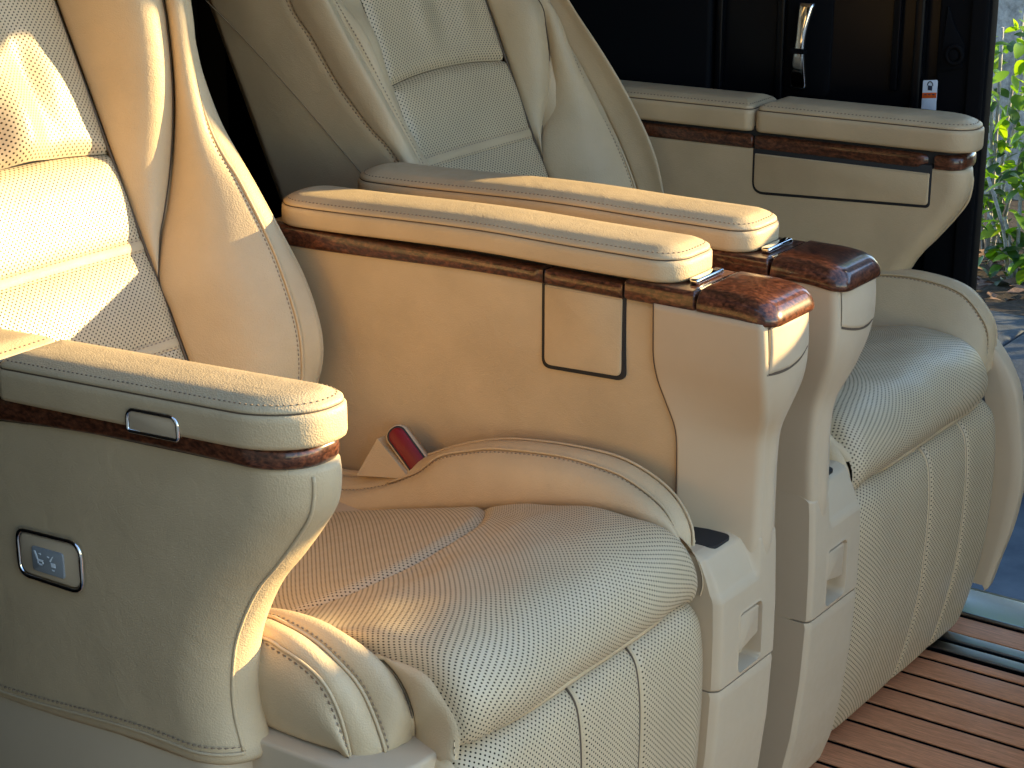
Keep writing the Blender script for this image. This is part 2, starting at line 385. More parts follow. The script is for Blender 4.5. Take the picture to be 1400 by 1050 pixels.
def plank(y0, y1, x0=-3.25, x1=.95):
    block("plank", x0, x1, y0, y1, FLZ - .004, FLZ, M['teak'], floor, rad=[.0015] * 4, bev=.0015)
for a, b in zip(ys_[:-1], ys_[1:]): plank(a + .0055, b - .0055)
plank(2.925, 2.985)
# slotted steel seat rail let into the floor
TXo = np.array([-1.1, 2.88, FLZ])
rail = empty("seat_rail", TXo); tag(rail, "slotted steel seat rail let into the plank floor beside the far seat", "rail")
TX.origin = TXo; TX.yc = 0
block("rail_side", -3.2, .9, 2.846, 2.873, FLZ - .004, FLZ + .004, M['steel'], rail, bev=.003)
block("rail_side", -3.2, .9, 2.887, 2.915, FLZ - .004, FLZ + .004, M['steel'], rail, bev=.003)
block("rail_slot", -3.2, .9, 2.8735, 2.8865, FLZ - .012, FLZ - .004, M['gap_black'], rail, bev=.001)
TXo = np.array([-1.1, 3.04, FLZ]); TX.origin = TXo
sill = empty("door_sill", TXo); tag(sill, "brushed metal sill plate along the edge of the plank floor", "sill")
block("sill_plate", -2.6, .6, 2.992, 3.09, FLZ - .006, FLZ + .006, M['bright_steel'], sill, bev=.004)
block("sill_lip", -2.6, .6, 3.092, 3.14, FLZ - .06, FLZ - .016, M['steel'], sill, bev=.006)
TX.origin = np.zeros(3)

# ---- sliding door, pushed back, behind the far armrest
DY = 3.155
TX.origin = np.array([-1.9, DY, -.15]); door = empty("sliding_door", TX.origin); tag(door, "glossy black sliding door behind the far seat with chrome pull handle", "car door")
gb, sb_ = M['gloss_black'], M['satin_black']
def dx(u, v, y=DY): return PY(u, v, y)[0]
block("door_panel", -3.1, -1.30, DY, DY + .022, -.30, 1.62, gb, door, bev=.012)
block("door_rib", -3.0, dx(978, 60), DY - .022, DY - .001, -.25, 1.55, sb_, door, bev=.008)
block("door_rib", dx(984, 60), dx(992, 60), DY - .016, DY - .001, -.25, 1.55, M['navy_trim'] if 'navy_trim' in M else gb, door, bev=.003)
block("door_rib", dx(1063, 60), dx(1074, 60), DY - .010, DY - .001, -.25, 1.5, gb, door, bev=.004)
pk = [(dx(1076, 60), .672, .004), (dx(1076, 60), .86, .004), (dx(1138, 60), .86, .012), (dx(1138, 60), .672, .022)]
plate("handle_recess", pk, 'y', DY - .004, -.01, sb_, door, bev=.003)
fp = None
block("door_rib", dx(1222, 60), dx(1233, 60), DY - .012, DY - .001, .70, 1.5, gb, door, bev=.004)
block("door_rib", dx(1254, 60), dx(1268, 60), DY - .020, DY - .001, -.25, 1.55, gb, door, bev=.006)
# chrome handle: slightly bowed vertical bar, wider at the foot
zt_, zb_ = PY(1098, 4, DY - .03)[2], PY(1096, 122, DY - .03)[2]; xa = dx(1095, 60, DY - .03)
hz = np.linspace(zb_, zt_, 24); rs = []
for i, z in enumerate(hz):
    t = i / 23; hw_ = .0125 + .003 * math.cos(t * 5.5); bow = .012 * math.sin(math.pi * t)
    q = ring(xa - hw_, xa + hw_, DY - .030 - bow, DY - .014 - bow, [.006] * 4, 4); q[:, 0] += .010 * (t - .4) ; rs.append(np.c_[q, np.full(len(q), z)])
hd = stack("pull_handle", rs, M['chrome'], door)
mk("handle_grip", *box_((xa - .013, DY - .044, .752), (xa + .012, DY - .030, .761)), sb_, hd, smooth=False)
# pillar edge with rubber stop and weather strip
pe = block("door_edge", dx(1288, 60) - .004, -1.272, DY - .012, DY + .022, -.40, 1.62, sb_, door, bev=.006)
block("weather_strip", -1.303, -1.2745, DY - .022, DY - .011, -.40, 1.62, M['rubber'], door, bev=.004)
bz = PY(1305, 75, DY - .02)
tri = plate("stop_bracket", [(dx(1291, 60), PY(1291, 97, DY)[2], .003), (dx(1293, 60), PY(1293, 50, DY)[2], .01), (dx(1300, 10), PY(1300, 2, DY)[2], .003), (dx(1308, 40), PY(1308, 30, DY)[2], .008), (dx(1324, 60), PY(1324, 60, DY)[2], .006), (dx(1322, 60), PY(1322, 92, DY)[2], .004)], 'y', DY - .016, -.02, M['slate_trim'] if 'slate_trim' in M else sb_, door, bev=.002)
aa = np.linspace(0, 2 * np.pi, 28, endpoint=False)
tube("rubber_stop", np.c_[bz[0] + .0135 * np.cos(aa), np.full(28, DY - .020), bz[2] + .0145 * np.sin(aa)], .004, M['rubber'], tri, 8, closed=True)
mk("stop_button", np.vstack([np.c_[bz[0] + .0085 * np.cos(aa), np.full(28, DY - .024), bz[2] + .009 * np.sin(aa)], [[bz[0], DY - .026, bz[2]]]]), [((i + 1) % 28, i, 28) for i in range(28)], sb_, tri)
# warning sticker: white with lock symbol, orange band
xl, xr = dx(1261.5, 120, DY - .021), dx(1281.5, 120, DY - .021)
def sz(v): return PY(1272, v, DY - .021)[2]
stk = plate("warning_sticker", [(xl, sz(150), .001), (xl, sz(111), .002), (xr, sz(108), .003), (xr, sz(150), .001)], 'y', DY - .0215, -.001, M['sticker_white'], door, bev=.0002)
plate("orange_band", [(xl + .0003, sz(135.5), .0003), (xl + .0003, sz(128), .0003), (xr - .0003, sz(125.5), .0003), (xr - .0003, sz(133), .0003)], 'y', DY - .0219, -.0003, M['sticker_orange'], stk, bev=.0001)
def yplate(nm, u0, u1, v0, v1, mt):
    x0_, x1_ = dx(u0, 120, DY - .022), dx(u1, 120, DY - .022)
    plate(nm, [(x0_, sz(v1), .0002), (x0_, sz(v0), .0002), (x1_, sz(v0), .0002), (x1_, sz(v1), .0002)], 'y', DY - .0222, -.0003, mt, stk, bev=.0001)
yplate("lock_symbol", 1268.5, 1274.5, 117, 123.5, M['ink_dark'])
ang = np.linspace(0, np.pi, 12); cx_, cz_ = dx(1271.5, 120, DY - .022), sz(117)
tube("lock_symbol", np.c_[cx_ + .0048 * np.cos(ang), np.full(12, DY - .0222), cz_ + .007 * np.sin(ang)], .0009, M['ink_dark'], stk, 6)
for k in range(3): yplate("warning_text", 1264 + k * 5.5, 1267.5 + k * 5.5, 129.5 - k * .8, 131 - k * .8, M['ink_dark'])
TX.origin = np.zeros(3)

# ---- van body that shades the cabin (roof, front door with window opening, rear)
vb = empty("van_body", (0, 3.2, -.3)); tag(vb, "dark van body enclosing the seats, with roof, front door and pillars", "van"); TX.origin = np.array([0, 3.2, -.3])
BELT, RAIL, PILX = 1.025, 1.50, -.84
block("roof_panel", -3.6, -1.10, 1.05, 3.30, 1.66, 1.72, M['headliner'], vb, bev=.02)
block("centre_pillar", -1.085, PILX, 3.10, 3.50, -.45, 1.655, sb_, vb, bev=.02)
block("front_door", PILX + .002, 1.6, 3.17, 3.28, -.45, BELT, gb, vb, bev=.02)
plate("mirror_corner", [(.25, BELT - .01, .01), (.95, BELT + .16, .01), (1.6, BELT + .3, .01), (1.6, BELT - .01, .01)], 'y', 3.18, -.08, gb, vb)
plate("window_corner", [(PILX + .001, 1.32, .01), (PILX + .001, 1.56, .01), (PILX + .26, 1.56, .01), (PILX + .10, 1.48, .06)], 'y', 3.18, -.08, gb, vb)
block("roof_rail", PILX + .002, 1.5, 3.16, 3.28, RAIL, 1.655, gb, vb, bev=.01)
block("front_seat_blocker", .01, .17, 2.40, 2.74, -.1, 1.155, M["leather"], vb, rad=[.06] * 4, bev=.05)  # unseen seat back, added to keep sun off the near armrest nose
block("near_side_blocker", -3.49, -1.52, .98, 1.06, -.45, 1.655, gb, vb, bev=.02)  # unseen panel, added to darken the rear of the near armrest
block("rear_wall", -3.6, -3.5, 1.05, 3.30, -.45, 1.655, M['dark_trim'], vb, bev=.02)
block("rear_side_wall", -3.49, -3.11, 3.22, 3.30, -.45, 1.655, M['dark_trim'], vb, bev=.02)
block("sill_beam", -3.45, 2.0, 3.145, 3.26, -.42, -.225, gb, vb, bev=.02)
TX.origin = np.zeros(3)
TX.origin = np.array([-3.8, -1.7, -.62]); gw = empty("sky_blocker_wall", TX.origin); tag(gw, "unseen charcoal wall added behind the viewer to cut sky light on the near side", "wall")  # added wall, never in view, only blocks sky from the near side
for i in range(10): block("blocker_panel", -8.0 + i * .92, -8.0 + i * .92 + .905, -1.72, -1.60, -.62, 3.3, M['blocker_grey'], gw, bev=.008)
block("blocker_coping", -8.05, 1.24, -1.76, -1.56, 3.302, 3.36, M['blocker_grey'], gw, bev=.01)
TX.origin = np.zeros(3)
# dark third row seen between the two backrests
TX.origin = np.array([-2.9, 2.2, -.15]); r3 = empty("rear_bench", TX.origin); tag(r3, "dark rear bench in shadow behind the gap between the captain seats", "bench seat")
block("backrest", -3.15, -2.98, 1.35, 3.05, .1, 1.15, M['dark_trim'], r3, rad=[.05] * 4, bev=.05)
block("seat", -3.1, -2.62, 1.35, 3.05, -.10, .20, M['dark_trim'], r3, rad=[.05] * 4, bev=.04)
TX.origin = np.zeros(3)

# ---- outside, through the gap at the right
def OZ(u, v, z): return PZ(u, v, z)
k0 = OZ(1375, 425, -.36); k1 = OZ(1385, 540, -.36)
TX.origin = np.array([-1.3, k1[1], -.62]); kb = empty("kerb", TX.origin); tag(kb, "dark grey stone kerb at the foot of the planted bed", "kerb")
for i in range(9):
    block("kerb_stone", -4.2 + i * .75, -4.2 + i * .75 + .742, k1[1], k0[1] - .01, -.63, -.36, M['kerb_stone'], kb, bev=.012)
TX.origin = np.zeros(3)
bed = block("soil_bed", -6, 4, k0[1], k0[1] + 3.5, -.63, -.375, M['soil'], bev=.01); bed['kind'] = 'structure'
def leaf_mesh(name, L, Wd, mat, fold=.25, curl=.2):
    xs = np.linspace(0, 1, 6); V, F = [], []
    for t in xs:
        w_ = Wd * math.sin(math.pi * min(t * .93 + .05, 1)) ** .8; z = -curl * L * t * t
        V += [(t * L, -w_, z + fold * w_), (t * L, 0, z), (t * L, w_, z + fold * w_)]
    for i in range(5): F += [(3 * i, 3 * i + 3, 3 * i + 4, 3 * i + 1), (3 * i + 1, 3 * i + 4, 3 * i + 5, 3 * i + 2)]
    me = bpy.data.meshes.new(name); me.from_pydata(V, [], F); me.materials.append(mat); me.update()
    me.polygons.foreach_set("use_smooth", np.ones(len(me.polygons), bool)); return me
LM = [leaf_mesh("leaf", l_, w_, M[mt], fo, cu_) for l_, w_, mt, fo, cu_ in ((.085, .021, 'leaf_light', .3, .25), (.075, .02, 'leaf_light', .2, .4), (.08, .022, 'leaf_mid', .3, .2), (.06, .018, 'leaf_mid', .35, .3), (.075, .021, 'leaf_dark', .25, .3), (.055, .017, 'leaf_dark', .3, .2))]
def rnd_rot(bias=0.0): 
    from mathutils import Euler
    return Euler((random.uniform(-.7, .7), random.uniform(-1.0, .7), random.uniform(0, 6.283)))
def shrub(cx, cy, h, rad, n, lab, zb=-.375, inside=False):
    root = empty("shrub", (cx, cy, zb)); tag(root, lab, "shrub", "leafy shrubs in the bed beyond the kerb")
    TX.origin = np.array([cx, cy, zb])
    tips = []
    for k in range(7):
        a = random.uniform(0, 6.28); r = rad * random.uniform(.3, .9); hh = h * random.uniform(.55, 1)
        P = [(cx + .02 * math.cos(a), cy + .02 * math.sin(a), zb - .01), (cx + r * .45 * math.cos(a), cy + r * .45 * math.sin(a), zb + hh * .5), (cx + r * math.cos(a), cy + r * math.sin(a), zb + hh)]
        tube("stem", P, .006, M['bark'], root, 5, seg=8); tips.append(P)
    for i in range(n):
        P = random.choice(tips); t = random.uniform(.15, 1.02); p = np.array(P[0]) * (1 - t) ** 2 + 2 * t * (1 - t) * np.array(P[1]) + t * t * np.array(P[2])
        p = p + np.array([random.gauss(0, .09), random.gauss(0, .09), random.gauss(0, .05)]) * rad / .35
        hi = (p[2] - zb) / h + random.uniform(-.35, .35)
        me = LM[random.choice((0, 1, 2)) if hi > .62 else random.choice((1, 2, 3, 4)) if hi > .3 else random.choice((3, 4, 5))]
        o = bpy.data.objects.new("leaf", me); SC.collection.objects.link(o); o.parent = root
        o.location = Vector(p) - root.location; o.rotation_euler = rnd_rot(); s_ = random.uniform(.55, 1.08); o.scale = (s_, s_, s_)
    TX.origin = np.zeros(3)
b1 = OZ(1378, 395, -.375); b2 = PY(1378, 300, b1[1] + .25); b3 = PY(1395, 150, b1[1] + .6)
shrub(b1[0], b1[1] + .06, .34, .20, 130, "low dark green shrub just behind the kerb")
shrub(b1[0] + .20, b1[1] + .25, .75, .30, 260, "bright green leafy shrub above the low one, right of the black door")
shrub(b1[0] - .22, b1[1] + .38, 1.05, .34, 280, "tall green shrub against the pale trunk, its lower leaves behind the black door edge")
shrub(b1[0] + .12, b1[1] + .68, 1.28, .38, 290, "tallest sunlit shrub directly under the pale bark")
shrub(b1[0] + .72, b1[1] + .30, .46, .34, 160, "low spreading shrub added out of view beside the road to shade the kerb")  # out-of-view shrub added to throw shade on the kerb
shrub(b1[0] + 1.3, b1[1] + .25, .46, .34, 120, "last low shrub towards the front of the van, added out of view for shade")  # second unseen shrub, added for the same shade
# litter of dead leaves
V, F = [], []
for i in range(420):
    p = np.array([b1[0] + random.uniform(-.9, .9), k0[1] + random.uniform(.02, .55), -.370 + random.uniform(0, .035)]); a = random.uniform(0, 6.28); l_ = random.uniform(.02, .04)
    d = np.array([math.cos(a), math.sin(a), random.uniform(-.4, .4)]) * l_; e = np.array([-math.sin(a), math.cos(a), random.uniform(-.5, .5)]) * l_ * .45; i0 = len(V)
    V += [p - d, p - e, p + d, p + e + np.array([0, 0, .006])]; F += [(i0, i0 + 1, i0 + 2), (i0, i0 + 2, i0 + 3)]
dl = mk("leaf_litter", V, F, M['dead_leaf'], smooth=False); dl['kind'] = 'stuff'
# pale trunk behind the shrubs
tc_ = PY(1388, 0, b1[1] + 1.5); TX.origin = np.array([tc_[0], tc_[1], -.38]); tr = empty("tree", TX.origin); tag(tr, "pale furrowed tree trunk behind the shrubs at the right edge", "tree")
th = np.linspace(0, 2 * np.pi, 90, endpoint=False); rs = []
for z in np.linspace(-.40, 2.6, 40):
    rr_ = .32 * (1 - .06 * z) + .02 * np.abs(np.sin(th * 13 + .7 * math.sin(z * 4))) + .012 * np.sin(th * 29 + z * 3) + (.10 * np.exp(-(z + .4) * 5))
    rs.append(np.c_[tc_[0] + rr_ * np.cos(th), tc_[1] + rr_ * np.sin(th), np.full(90, z)])
stack("trunk", rs, M['bark'], tr)
V, F = [], []
for i in range(5000):
    d = np.array([random.gauss(0, 1) for _ in range(3)]); d /= np.linalg.norm(d); p = np.array([tc_[0], tc_[1], 3.1]) + d * np.array([1.3, 1.3, .75]) * random.uniform(.45, 1.0) ** .5
    a = np.array([random.gauss(0, 1) for _ in range(3)]); a /= np.linalg.norm(a); c = np.cross(a, d); l_ = random.uniform(.04, .07); i0 = len(V)
    V += [p - a * l_, p - c * l_ * .5, p + a * l_, p + c * l_ * .5]; F += [(i0, i0 + 1, i0 + 2, i0 + 3)]
cr = mk("crown", V, F, M['leaf_mid'], tr, smooth=False); cr['kind'] = 'stuff'
TX.origin = np.zeros(3)
# ------------------------------------------------------------------ the captain's seats (local frame: x forward, y towards the centre console, z up)
def xp(z): return -2.113 - .455 * (z - .945)               # reclined plane of the backrest
def sm(x, a, b): t = np.clip((x - a) / (b - a), 0, 1); return t * t * (3 - 2 * t)
def bump(G, c, sig, amp, stretch=(1, 1, 1)):
    d = (G - np.array(c)) / np.array(stretch); return amp * np.exp(-(d ** 2).sum(-1) / (2 * sig ** 2))

def build_seat(root, is_near):
    P = root; le, pf, pl = M['leather'], M['perforated_leather'], M['beige_plastic']
    # ================= backrest
    hw = .16
    br = mk("backrest", *core_back(), M['leather'], P)
    def lat(z, arch=.0, w_=hw, d=0.0):
        ys = np.array([-w_, -w_ * .5, 0, w_ * .5, w_])
        zz = z + arch * (1 - (ys / w_) ** 2)
        return np.c_[xp(zz) - .004 * (1 - (ys / w_) ** 2) + d, ys, zz]
    def folds(S, T, G):
        if not is_near: 
            f = bump(G, (xp(.86), .03, .86), .03, .006, (1, .5, 2.2)) - bump(G, (xp(.85), -.02, .85), .03, .005, (1, .5, 2.4)) + bump(G, (xp(.85), -.08, .85), .03, .005, (1, .5, 2.2))
            return f
        f = bump(G, (xp(.80), .02, .80), .03, .022, (1, .75, 2.0)) - bump(G, (xp(.80), -.035, .79), .022, .02, (1, .8, 2.0))
        f = f + bump(G, (xp(.83), .10, .83), .035, .010, (1, .8, 1.5)) - bump(G, (xp(.86), .06, .86), .022, .008, (1, .6, 2.4))
        return f
    # perforated panels and the plain bands between them, bottom to top
    segs = [(.24, .345, .483, 0), (.50, .555, .612, 0), (.630, .69, .744, .010), (.744, .98, 1.22, .010)]
    for i, (z0, zm, z1, ar) in enumerate(segs):
        a0 = .010 if i == 3 else 0
        t0 = .012 if i == 3 else .0015; t1 = .012 if i == 2 else .0015
        patch("perforated_panel", [lat(z0, a0), lat(zm, ar * .5, d=.004), lat(z1, ar)], pf, br, nu=70, nv=60,
              tuck=(t0, t1, .006, .006), tw=.024, bulge=.010 if i == 3 else .004, disp=folds if i == 3 else None, uvo=(0, z0))
        if i == 2:
            p, q = off_line(.001, 1, -.006); tube("seam", p, .0022, M['seam_dark'], br, 6)
    for z0, z1 in ((.483, .50), (.612, .630)):
        patch("stitched_band", [lat(z0), lat((z0 + z1) / 2, d=.0012), lat(z1)], le, br, nu=50, nv=8, tuck=(.0015, .0015, .006, .006), tw=.02)
        for sd_ in (0, 1):
            p, q = off_line(.0028, sd_); stitches(p, q, br, ln=.0046, gap=.003)
    # side wings
    zc = np.array([.24, .36, .46, .57, .65, .75, .86, .97, 1.10, 1.22])
    c0 = np.c_[xp(zc), np.full(len(zc), hw), zc]
    ridge = np.array([NY(*q, 1.98) for q in ((248, 0), (252, 40), (260, 85), (273, 130), (290, 180), (308, 215), (330, 250), (370, 330), (393, 390), (408, 440), (414, 480), (414, 525))])[::-1]
    ridge = np.vstack([[-1.80, .255, .24], [-1.785, .258, .33], ridge, [-1.995, .26, 1.03], [-2.04, .258, 1.12], [-2.10, .255, 1.22]])
    outer = np.array([NY(*q, 2.01) for q in ((258, 0), (262, 35), (270, 80), (284, 125), (302, 170), (324, 210), (350, 255), (385, 320), (412, 372), (430, 420), (440, 465), (439, 500), (432, 528))])[::-1]
    outer = np.vstack([[-1.815, .285, .24], [-1.80, .287, .33], outer, [-2.01, .29, 1.03], [-2.06, .287, 1.12], [-2.12, .285, 1.22]])
    mid = [np.array([xp(.572), hw, .572])] + [NY(*q) for q in ((220, 325, 1.905), (227, 285, 1.925), (233, 240, 1.942), (237, 190, 1.953), (238, 140, 1.956), (236, 95, 1.957), (231, 45, 1.957), (224, 0, 1.957))] + [np.array([-2.005, .237, 1.03]), np.array([-2.06, .237, 1.12]), np.array([-2.13, .235, 1.22])]
    mid = np.array(mid)
    if not is_near:
        ridge = np.array([(-1.80, .255, .24), (-1.79, .258, .33), (-1.79, .26, .42), (-1.80, .26, .50), (-1.82, .26, .543), (-1.848, .26, .586), (-1.885, .26, .64), (-1.921, .26, .70), (-1.960, .26, .757), (-1.985, .26, .79), (-2.018, .26, .84), (-2.062, .26, .89), (-2.12, .26, 1.0), (-2.17, .258, 1.12), (-2.21, .255, 1.22)])
        zz_ = np.linspace(.24, 1.22, 18); pc_ = np.polyfit(ridge[:, 2], ridge[:, 0], 5); ridge = np.c_[np.polyval(pc_, zz_), np.full(18, .26), zz_]
        outer = ridge + np.array([.012, .030, 0])
        outer_d = np.array([FY(*q, 2.95) for q in ((788, 0), (815, 40), (840, 78), (866, 124), (888, 168), (906, 210), (922, 245))])[::-1] * np.array([1, -1, 1])
        outer_d = np.vstack([[-1.80, .285, .24], [-1.775, .287, .34], [-1.76, .289, .45], outer_d, [-2.03, .29, .92], [-2.10, .288, 1.03], [-2.16, .287, 1.12], [-2.20, .285, 1.22]])
        pc_ = np.polyfit(outer_d[:, 2], outer_d[:, 0], 5); outer_d = np.c_[np.polyval(pc_, zz_), np.full(18, .266), zz_]; st_d = outer_d + np.array([-.055, .010, 0])
        mid = np.array([np.array([xp(.572), hw, .572])] + [FY(*q) * np.array([1, -1, 1]) for q in ((741, 188, 2.832), (745, 160, 2.858), (751, 135, 2.872), (754, 100, 2.882), (752, 40, 2.886), (745, 0, 2.886))] + [np.array([-2.07, .226, .90]), np.array([-2.13, .23, 1.0]), np.array([-2.18, .232, 1.12]), np.array([-2.22, .23, 1.22])])
        mid[5:8, 0] -= np.array([.006, .012, .018]); mid_d = mid.copy(); mid[:, 0] -= .045 * sm(mid[:, 2], .60, .78)
    lowc = np.c_[xp(np.array([.24, .36, .46, .53])), np.full(4, hw), [.24, .36, .46, .53]]
    upc = np.c_[xp(np.array([.572, .62, .70, .80, .90, 1.0, 1.1, 1.22])), np.full(8, hw), [.572, .62, .70, .80, .90, 1.0, 1.1, 1.22]]
    back = np.array([far(PY(*q, 2.36)) for q in ((280, 0), (300, 60), (330, 140), (355, 210), (375, 265))])[::-1]
    back = np.vstack([[-2.02, .295, .24], [-2.10, .298, .42], back, [-2.36, .295, 1.03], [-2.42, .29, 1.22]])
    st = np.array([FY(*q, 2.36) for q in ((393, 0), (424, 52), (460, 115), (500, 170), (547, 231))])[::-1]
    st = np.vstack([[-1.85, .296, .24], [-1.84, .300, .40], [-1.862, .302, .50], st, [-2.16, .30, 1.03], [-2.23, .295, 1.22]])
    diag = np.array([FY(*q, 2.355) for q in ((283, 0), (340, 58), (405, 130), (475, 212), (500, 242))])[::-1]
    for sg in (1, -1):
        f = lambda c: np.asarray(c) * np.array([1, sg, 1])
        if sg < 0 and not is_near: outer, st, mid = outer_d, st_d, mid_d
        wing = mk("wing_bolster", *wing_core(f(c0), f(outer), f(back)), le, br)
        bb = np.vstack([lowc, mid])
        mg = (crom(bb, 24) * .5 + crom(ridge, 24) * .5) + np.array([.012, -.004, 0])
        patch("wing_panel", [f(bb), f(mg), f(ridge)], le, wing, nu=110, nv=30, tuck=(.003, .004, 0, 0), tw=.012, out=(.6, -.8 * sg, .2), bulge=.009)
        p, q = off_line(.0065, 1); stitches(p, q, wing, ln=.0045, gap=.0022)
        U_, M_ = crom(upc, 20), crom(mid, 20); ug = U_ * np.array([.08, .54, .5]) + M_ * np.array([.92, .46, .5])
        patch("wing_insert", [f(upc), f(ug), f(mid)], le, wing, nu=90, nv=24, tuck=(.004, .0035, 0, 0), tw=.010, out=(.6, -.8 * sg, .2), bulge=.007)
        tube("seam", f(crom(mid, 70)) + np.array([-.0025, .0005 * sg, 0]), .0010, M['seam_dark'], wing, 6)
        tube("seam", f(crom(c0, 60)) + np.array([-.004, 0, 0]), .0022, M['seam_dark'], wing, 6)
        tube("piping", f(crom(ridge, 90)) + np.array([-.0015, 0, 0]), .0024, le, wing, 8)
        cm = (crom(ridge, 30) + crom(outer, 30)) / 2 + np.array([.004, .003, 0])
        patch("wing_edge", [f(ridge), f(cm), f(crom(outer, 30)), f((crom(outer, 30) * .5 + crom(st, 30) * .5) + np.array([.006, .004, 0])), f(st)], le, wing, nu=100, nv=30, tuck=(.003, .004, 0, 0), tw=.008, out=(.7, .7 * sg, 0))
        if is_near: tube("piping", f(crom(outer, 90))[:64] + np.array([-.0005, .0005 * sg, 0]), .0019, le, wing, 8)
        for dd in (.0045,):
            p, q = off_line(dd, 1); stitches(p, q, wing, ln=.0045, gap=.0028)
        patch("wing_side", [f(st), (f(crom(st, 12)) + f(crom(back, 12))) / 2 + np.array([0, .008 * sg, 0]), f(back)], le, wing, nu=60, nv=24, tuck=(.004, .02, 0, 0), tw=.02, out=(0, sg, 0))
        p, q = off_line(.0045, 0); stitches(p, q, wing, ln=.0045, gap=.0028)
        tube("seam", f(crom(diag, 50)) + np.array([0, .0030 * sg, 0]), .0008, M['thread'], wing, 6)
    # ================= cushion
    cu = mk("seat_cushion", *core_cushion(), M['leather'], P)
    prof = np.array([(-1.93, .215), (-1.85, .232), (-1.75, .258), (-1.6, .300), (-1.47, .335), (-1.36, .366), (-1.28, .383), (-1.21, .388), (-1.16, .381), (-1.128, .362), (-1.110, .335), (-1.106, .31), (-1.116, .287), (-1.145, .278)])
    ys = np.array([-.238, -.205, -.12, 0, .12, .205, .24]); dz = np.array([-.022, -.006, -.001, 0, .0, -.006, -.022])
    fr = np.array([.030, .012, 0, 0, 0, .006, .014])
    def line(y, d, front=None, x_lo=None, x_hi=None, widen=1.0, fd=0):
        q = crom(prof, 60); z = q[:, 1] + d; yy = np.full(len(q), y)
        yy = y * (1 + (widen - 1) * sm(q[:, 0], -1.2, -1.12))
        x = q[:, 0] - fd * sm(q[:, 0], -1.3, -1.12) 
        return np.c_[x, yy, z]
    Ls = [line(y, d, widen=1.06 if y > 0 else 1.0, fd=fd) for y, d, fd in zip(ys, dz, fr)]
    if is_near:   # outer seam as traced
        se = np.array([NY(*q, 1.49) for q in ((428, 856), (480, 876), (512, 894), (540, 903), (580, 925), (600, 952), (616, 980), (624, 1004), (627, 1040))])
        Ls[0] = np.vstack([[(-1.93, -.23, .205), (-1.75, -.23, .250), (-1.55, -.23, .318), (-1.42, -.23, .352)], se])
    xs_of = lambda y: -1.355 - .10 * (abs(y) / .24) ** 3
    def cut(L, x, keep):
        k = np.argmax(L[:, 0] > x) if L[0, 0] < L[-1, 0] else len(L); 
        i = int(np.argmax(L[:, 0] > x)); a, b = L[i - 1], L[i]; m_ = a + (b - a) * (x - a[0]) / (b[0] - a[0] + 1e-9)
        return np.vstack([L[:i], m_]) if keep == 'rear' else np.vstack([m_, L[i:]])
    def sag(S, T, G):
        f = -.0035 * np.exp(-((G[..., 0] + 1.33) ** 2) / .0006 - (G[..., 1] / .13) ** 2)
        if not is_near:
            f = f + bump(G, (-1.27, .19, .38), .013, .007, (.55, 4, 3)) + bump(G, (-1.235, .20, .385), .012, .006, (.5, 3.5, 3)) - bump(G, (-1.252, .19, .38), .010, .006, (.5, 3.5, 3))
        return f + .0012 * np.sin(G[..., 0] * 60 + 8 * G[..., 1]) * np.sin(G[..., 1] * 37)
    patch("perforated_panel", [cut(crom(L, 90), xs_of(L[0, 1]), 'rear') for L in Ls], pf, cu, nu=70, nv=80, tuck=(.006, .006, 0, .007), tw=.022, out=(0, 0, 1), bulge=.003)
    o = patch("perforated_panel", [cut(crom(L, 90), xs_of(L[0, 1]), 'front') for L in Ls], pf, cu, nu=110, nv=100, tuck=(.005, .007, .006, .004), tw=.022, out=(.3, 0, 1), disp=sag)
    p, q = off_line(.0008, 2, -.002); tube("seam", p, .0018, M['seam_dark'], cu, 6)
    p, q = off_line(.0008, 0, -.001); p = p[:-14]; tube("seam", p, .0011, M['seam_dark'], cu, 6)
    # console-side bolster
    b0 = np.array(Ls[-1]); b0 = b0[b0[:, 2] > .2]; 
    b0 = crom(b0, 60); b0 = b0[:int(np.argmax(b0[:, 0] > -1.125))]
    s2 = np.array([(-1.95, .283, .262), (-1.85, .283, .262), (-1.721, .28, .274), (-1.64, .28, .301), (-1.587, .28, .330), (-1.549, .28, .361), (-1.50, .28, .380), (-1.45, .28, .394), (-1.356, .28, .406), (-1.29, .28, .405), (-1.244, .28, .397), (-1.191, .278, .372), (-1.165, .272, .34), (-1.150, .265, .30)])
    s3 = np.array([(-1.95, .315, .27), (-1.85, .315, .27), (-1.72, .312, .285), (-1.62, .31, .33), (-1.534, .31, .372), (-1.47, .31, .394), (-1.412, .31, .405), (-1.33, .31, .412), (-1.263, .31, .409), (-1.2, .308, .385), (-1.163, .30, .35), (-1.152, .29, .31)])
    s4 = s3 * np.array([1, 1, 0]) + np.array([0, .012, .22])
    g1 = (crom(b0, 20) * .45 + crom(s2, 20) * .55) + np.array([0, -.004, .006])
    bo = patch("cushion_bolster", [b0, g1, s2], le, cu, nu=80, nv=24, tuck=(.008, .003, 0, 0), tw=.014, out=(0, -.5, 1), bulge=.004)
    tube("piping", crom(s2[3:], 70), .0019, le, bo, 8)
    p, q = off_line(.005, 1); stitches(p, q, bo, ln=.004, gap=.003)
    patch("cushion_bolster", [s2, (crom(s2, 14) + crom(s3, 14)) / 2 + np.array([0, 0, .003]), s3], le, cu, nu=70, nv=12, tuck=(.003, .004, 0, 0), tw=.008, out=(0, 0, 1))
    tube("piping", crom(s3[3:], 70), .0019, le, bo, 8)
    patch("cushion_bolster", [s3, (s3 + s4) / 2 + np.array([0, .006, .03]), s4], le, cu, nu=60, nv=16, tuck=(.003, 0, 0, 0), tw=.008, out=(0, 1, 0))
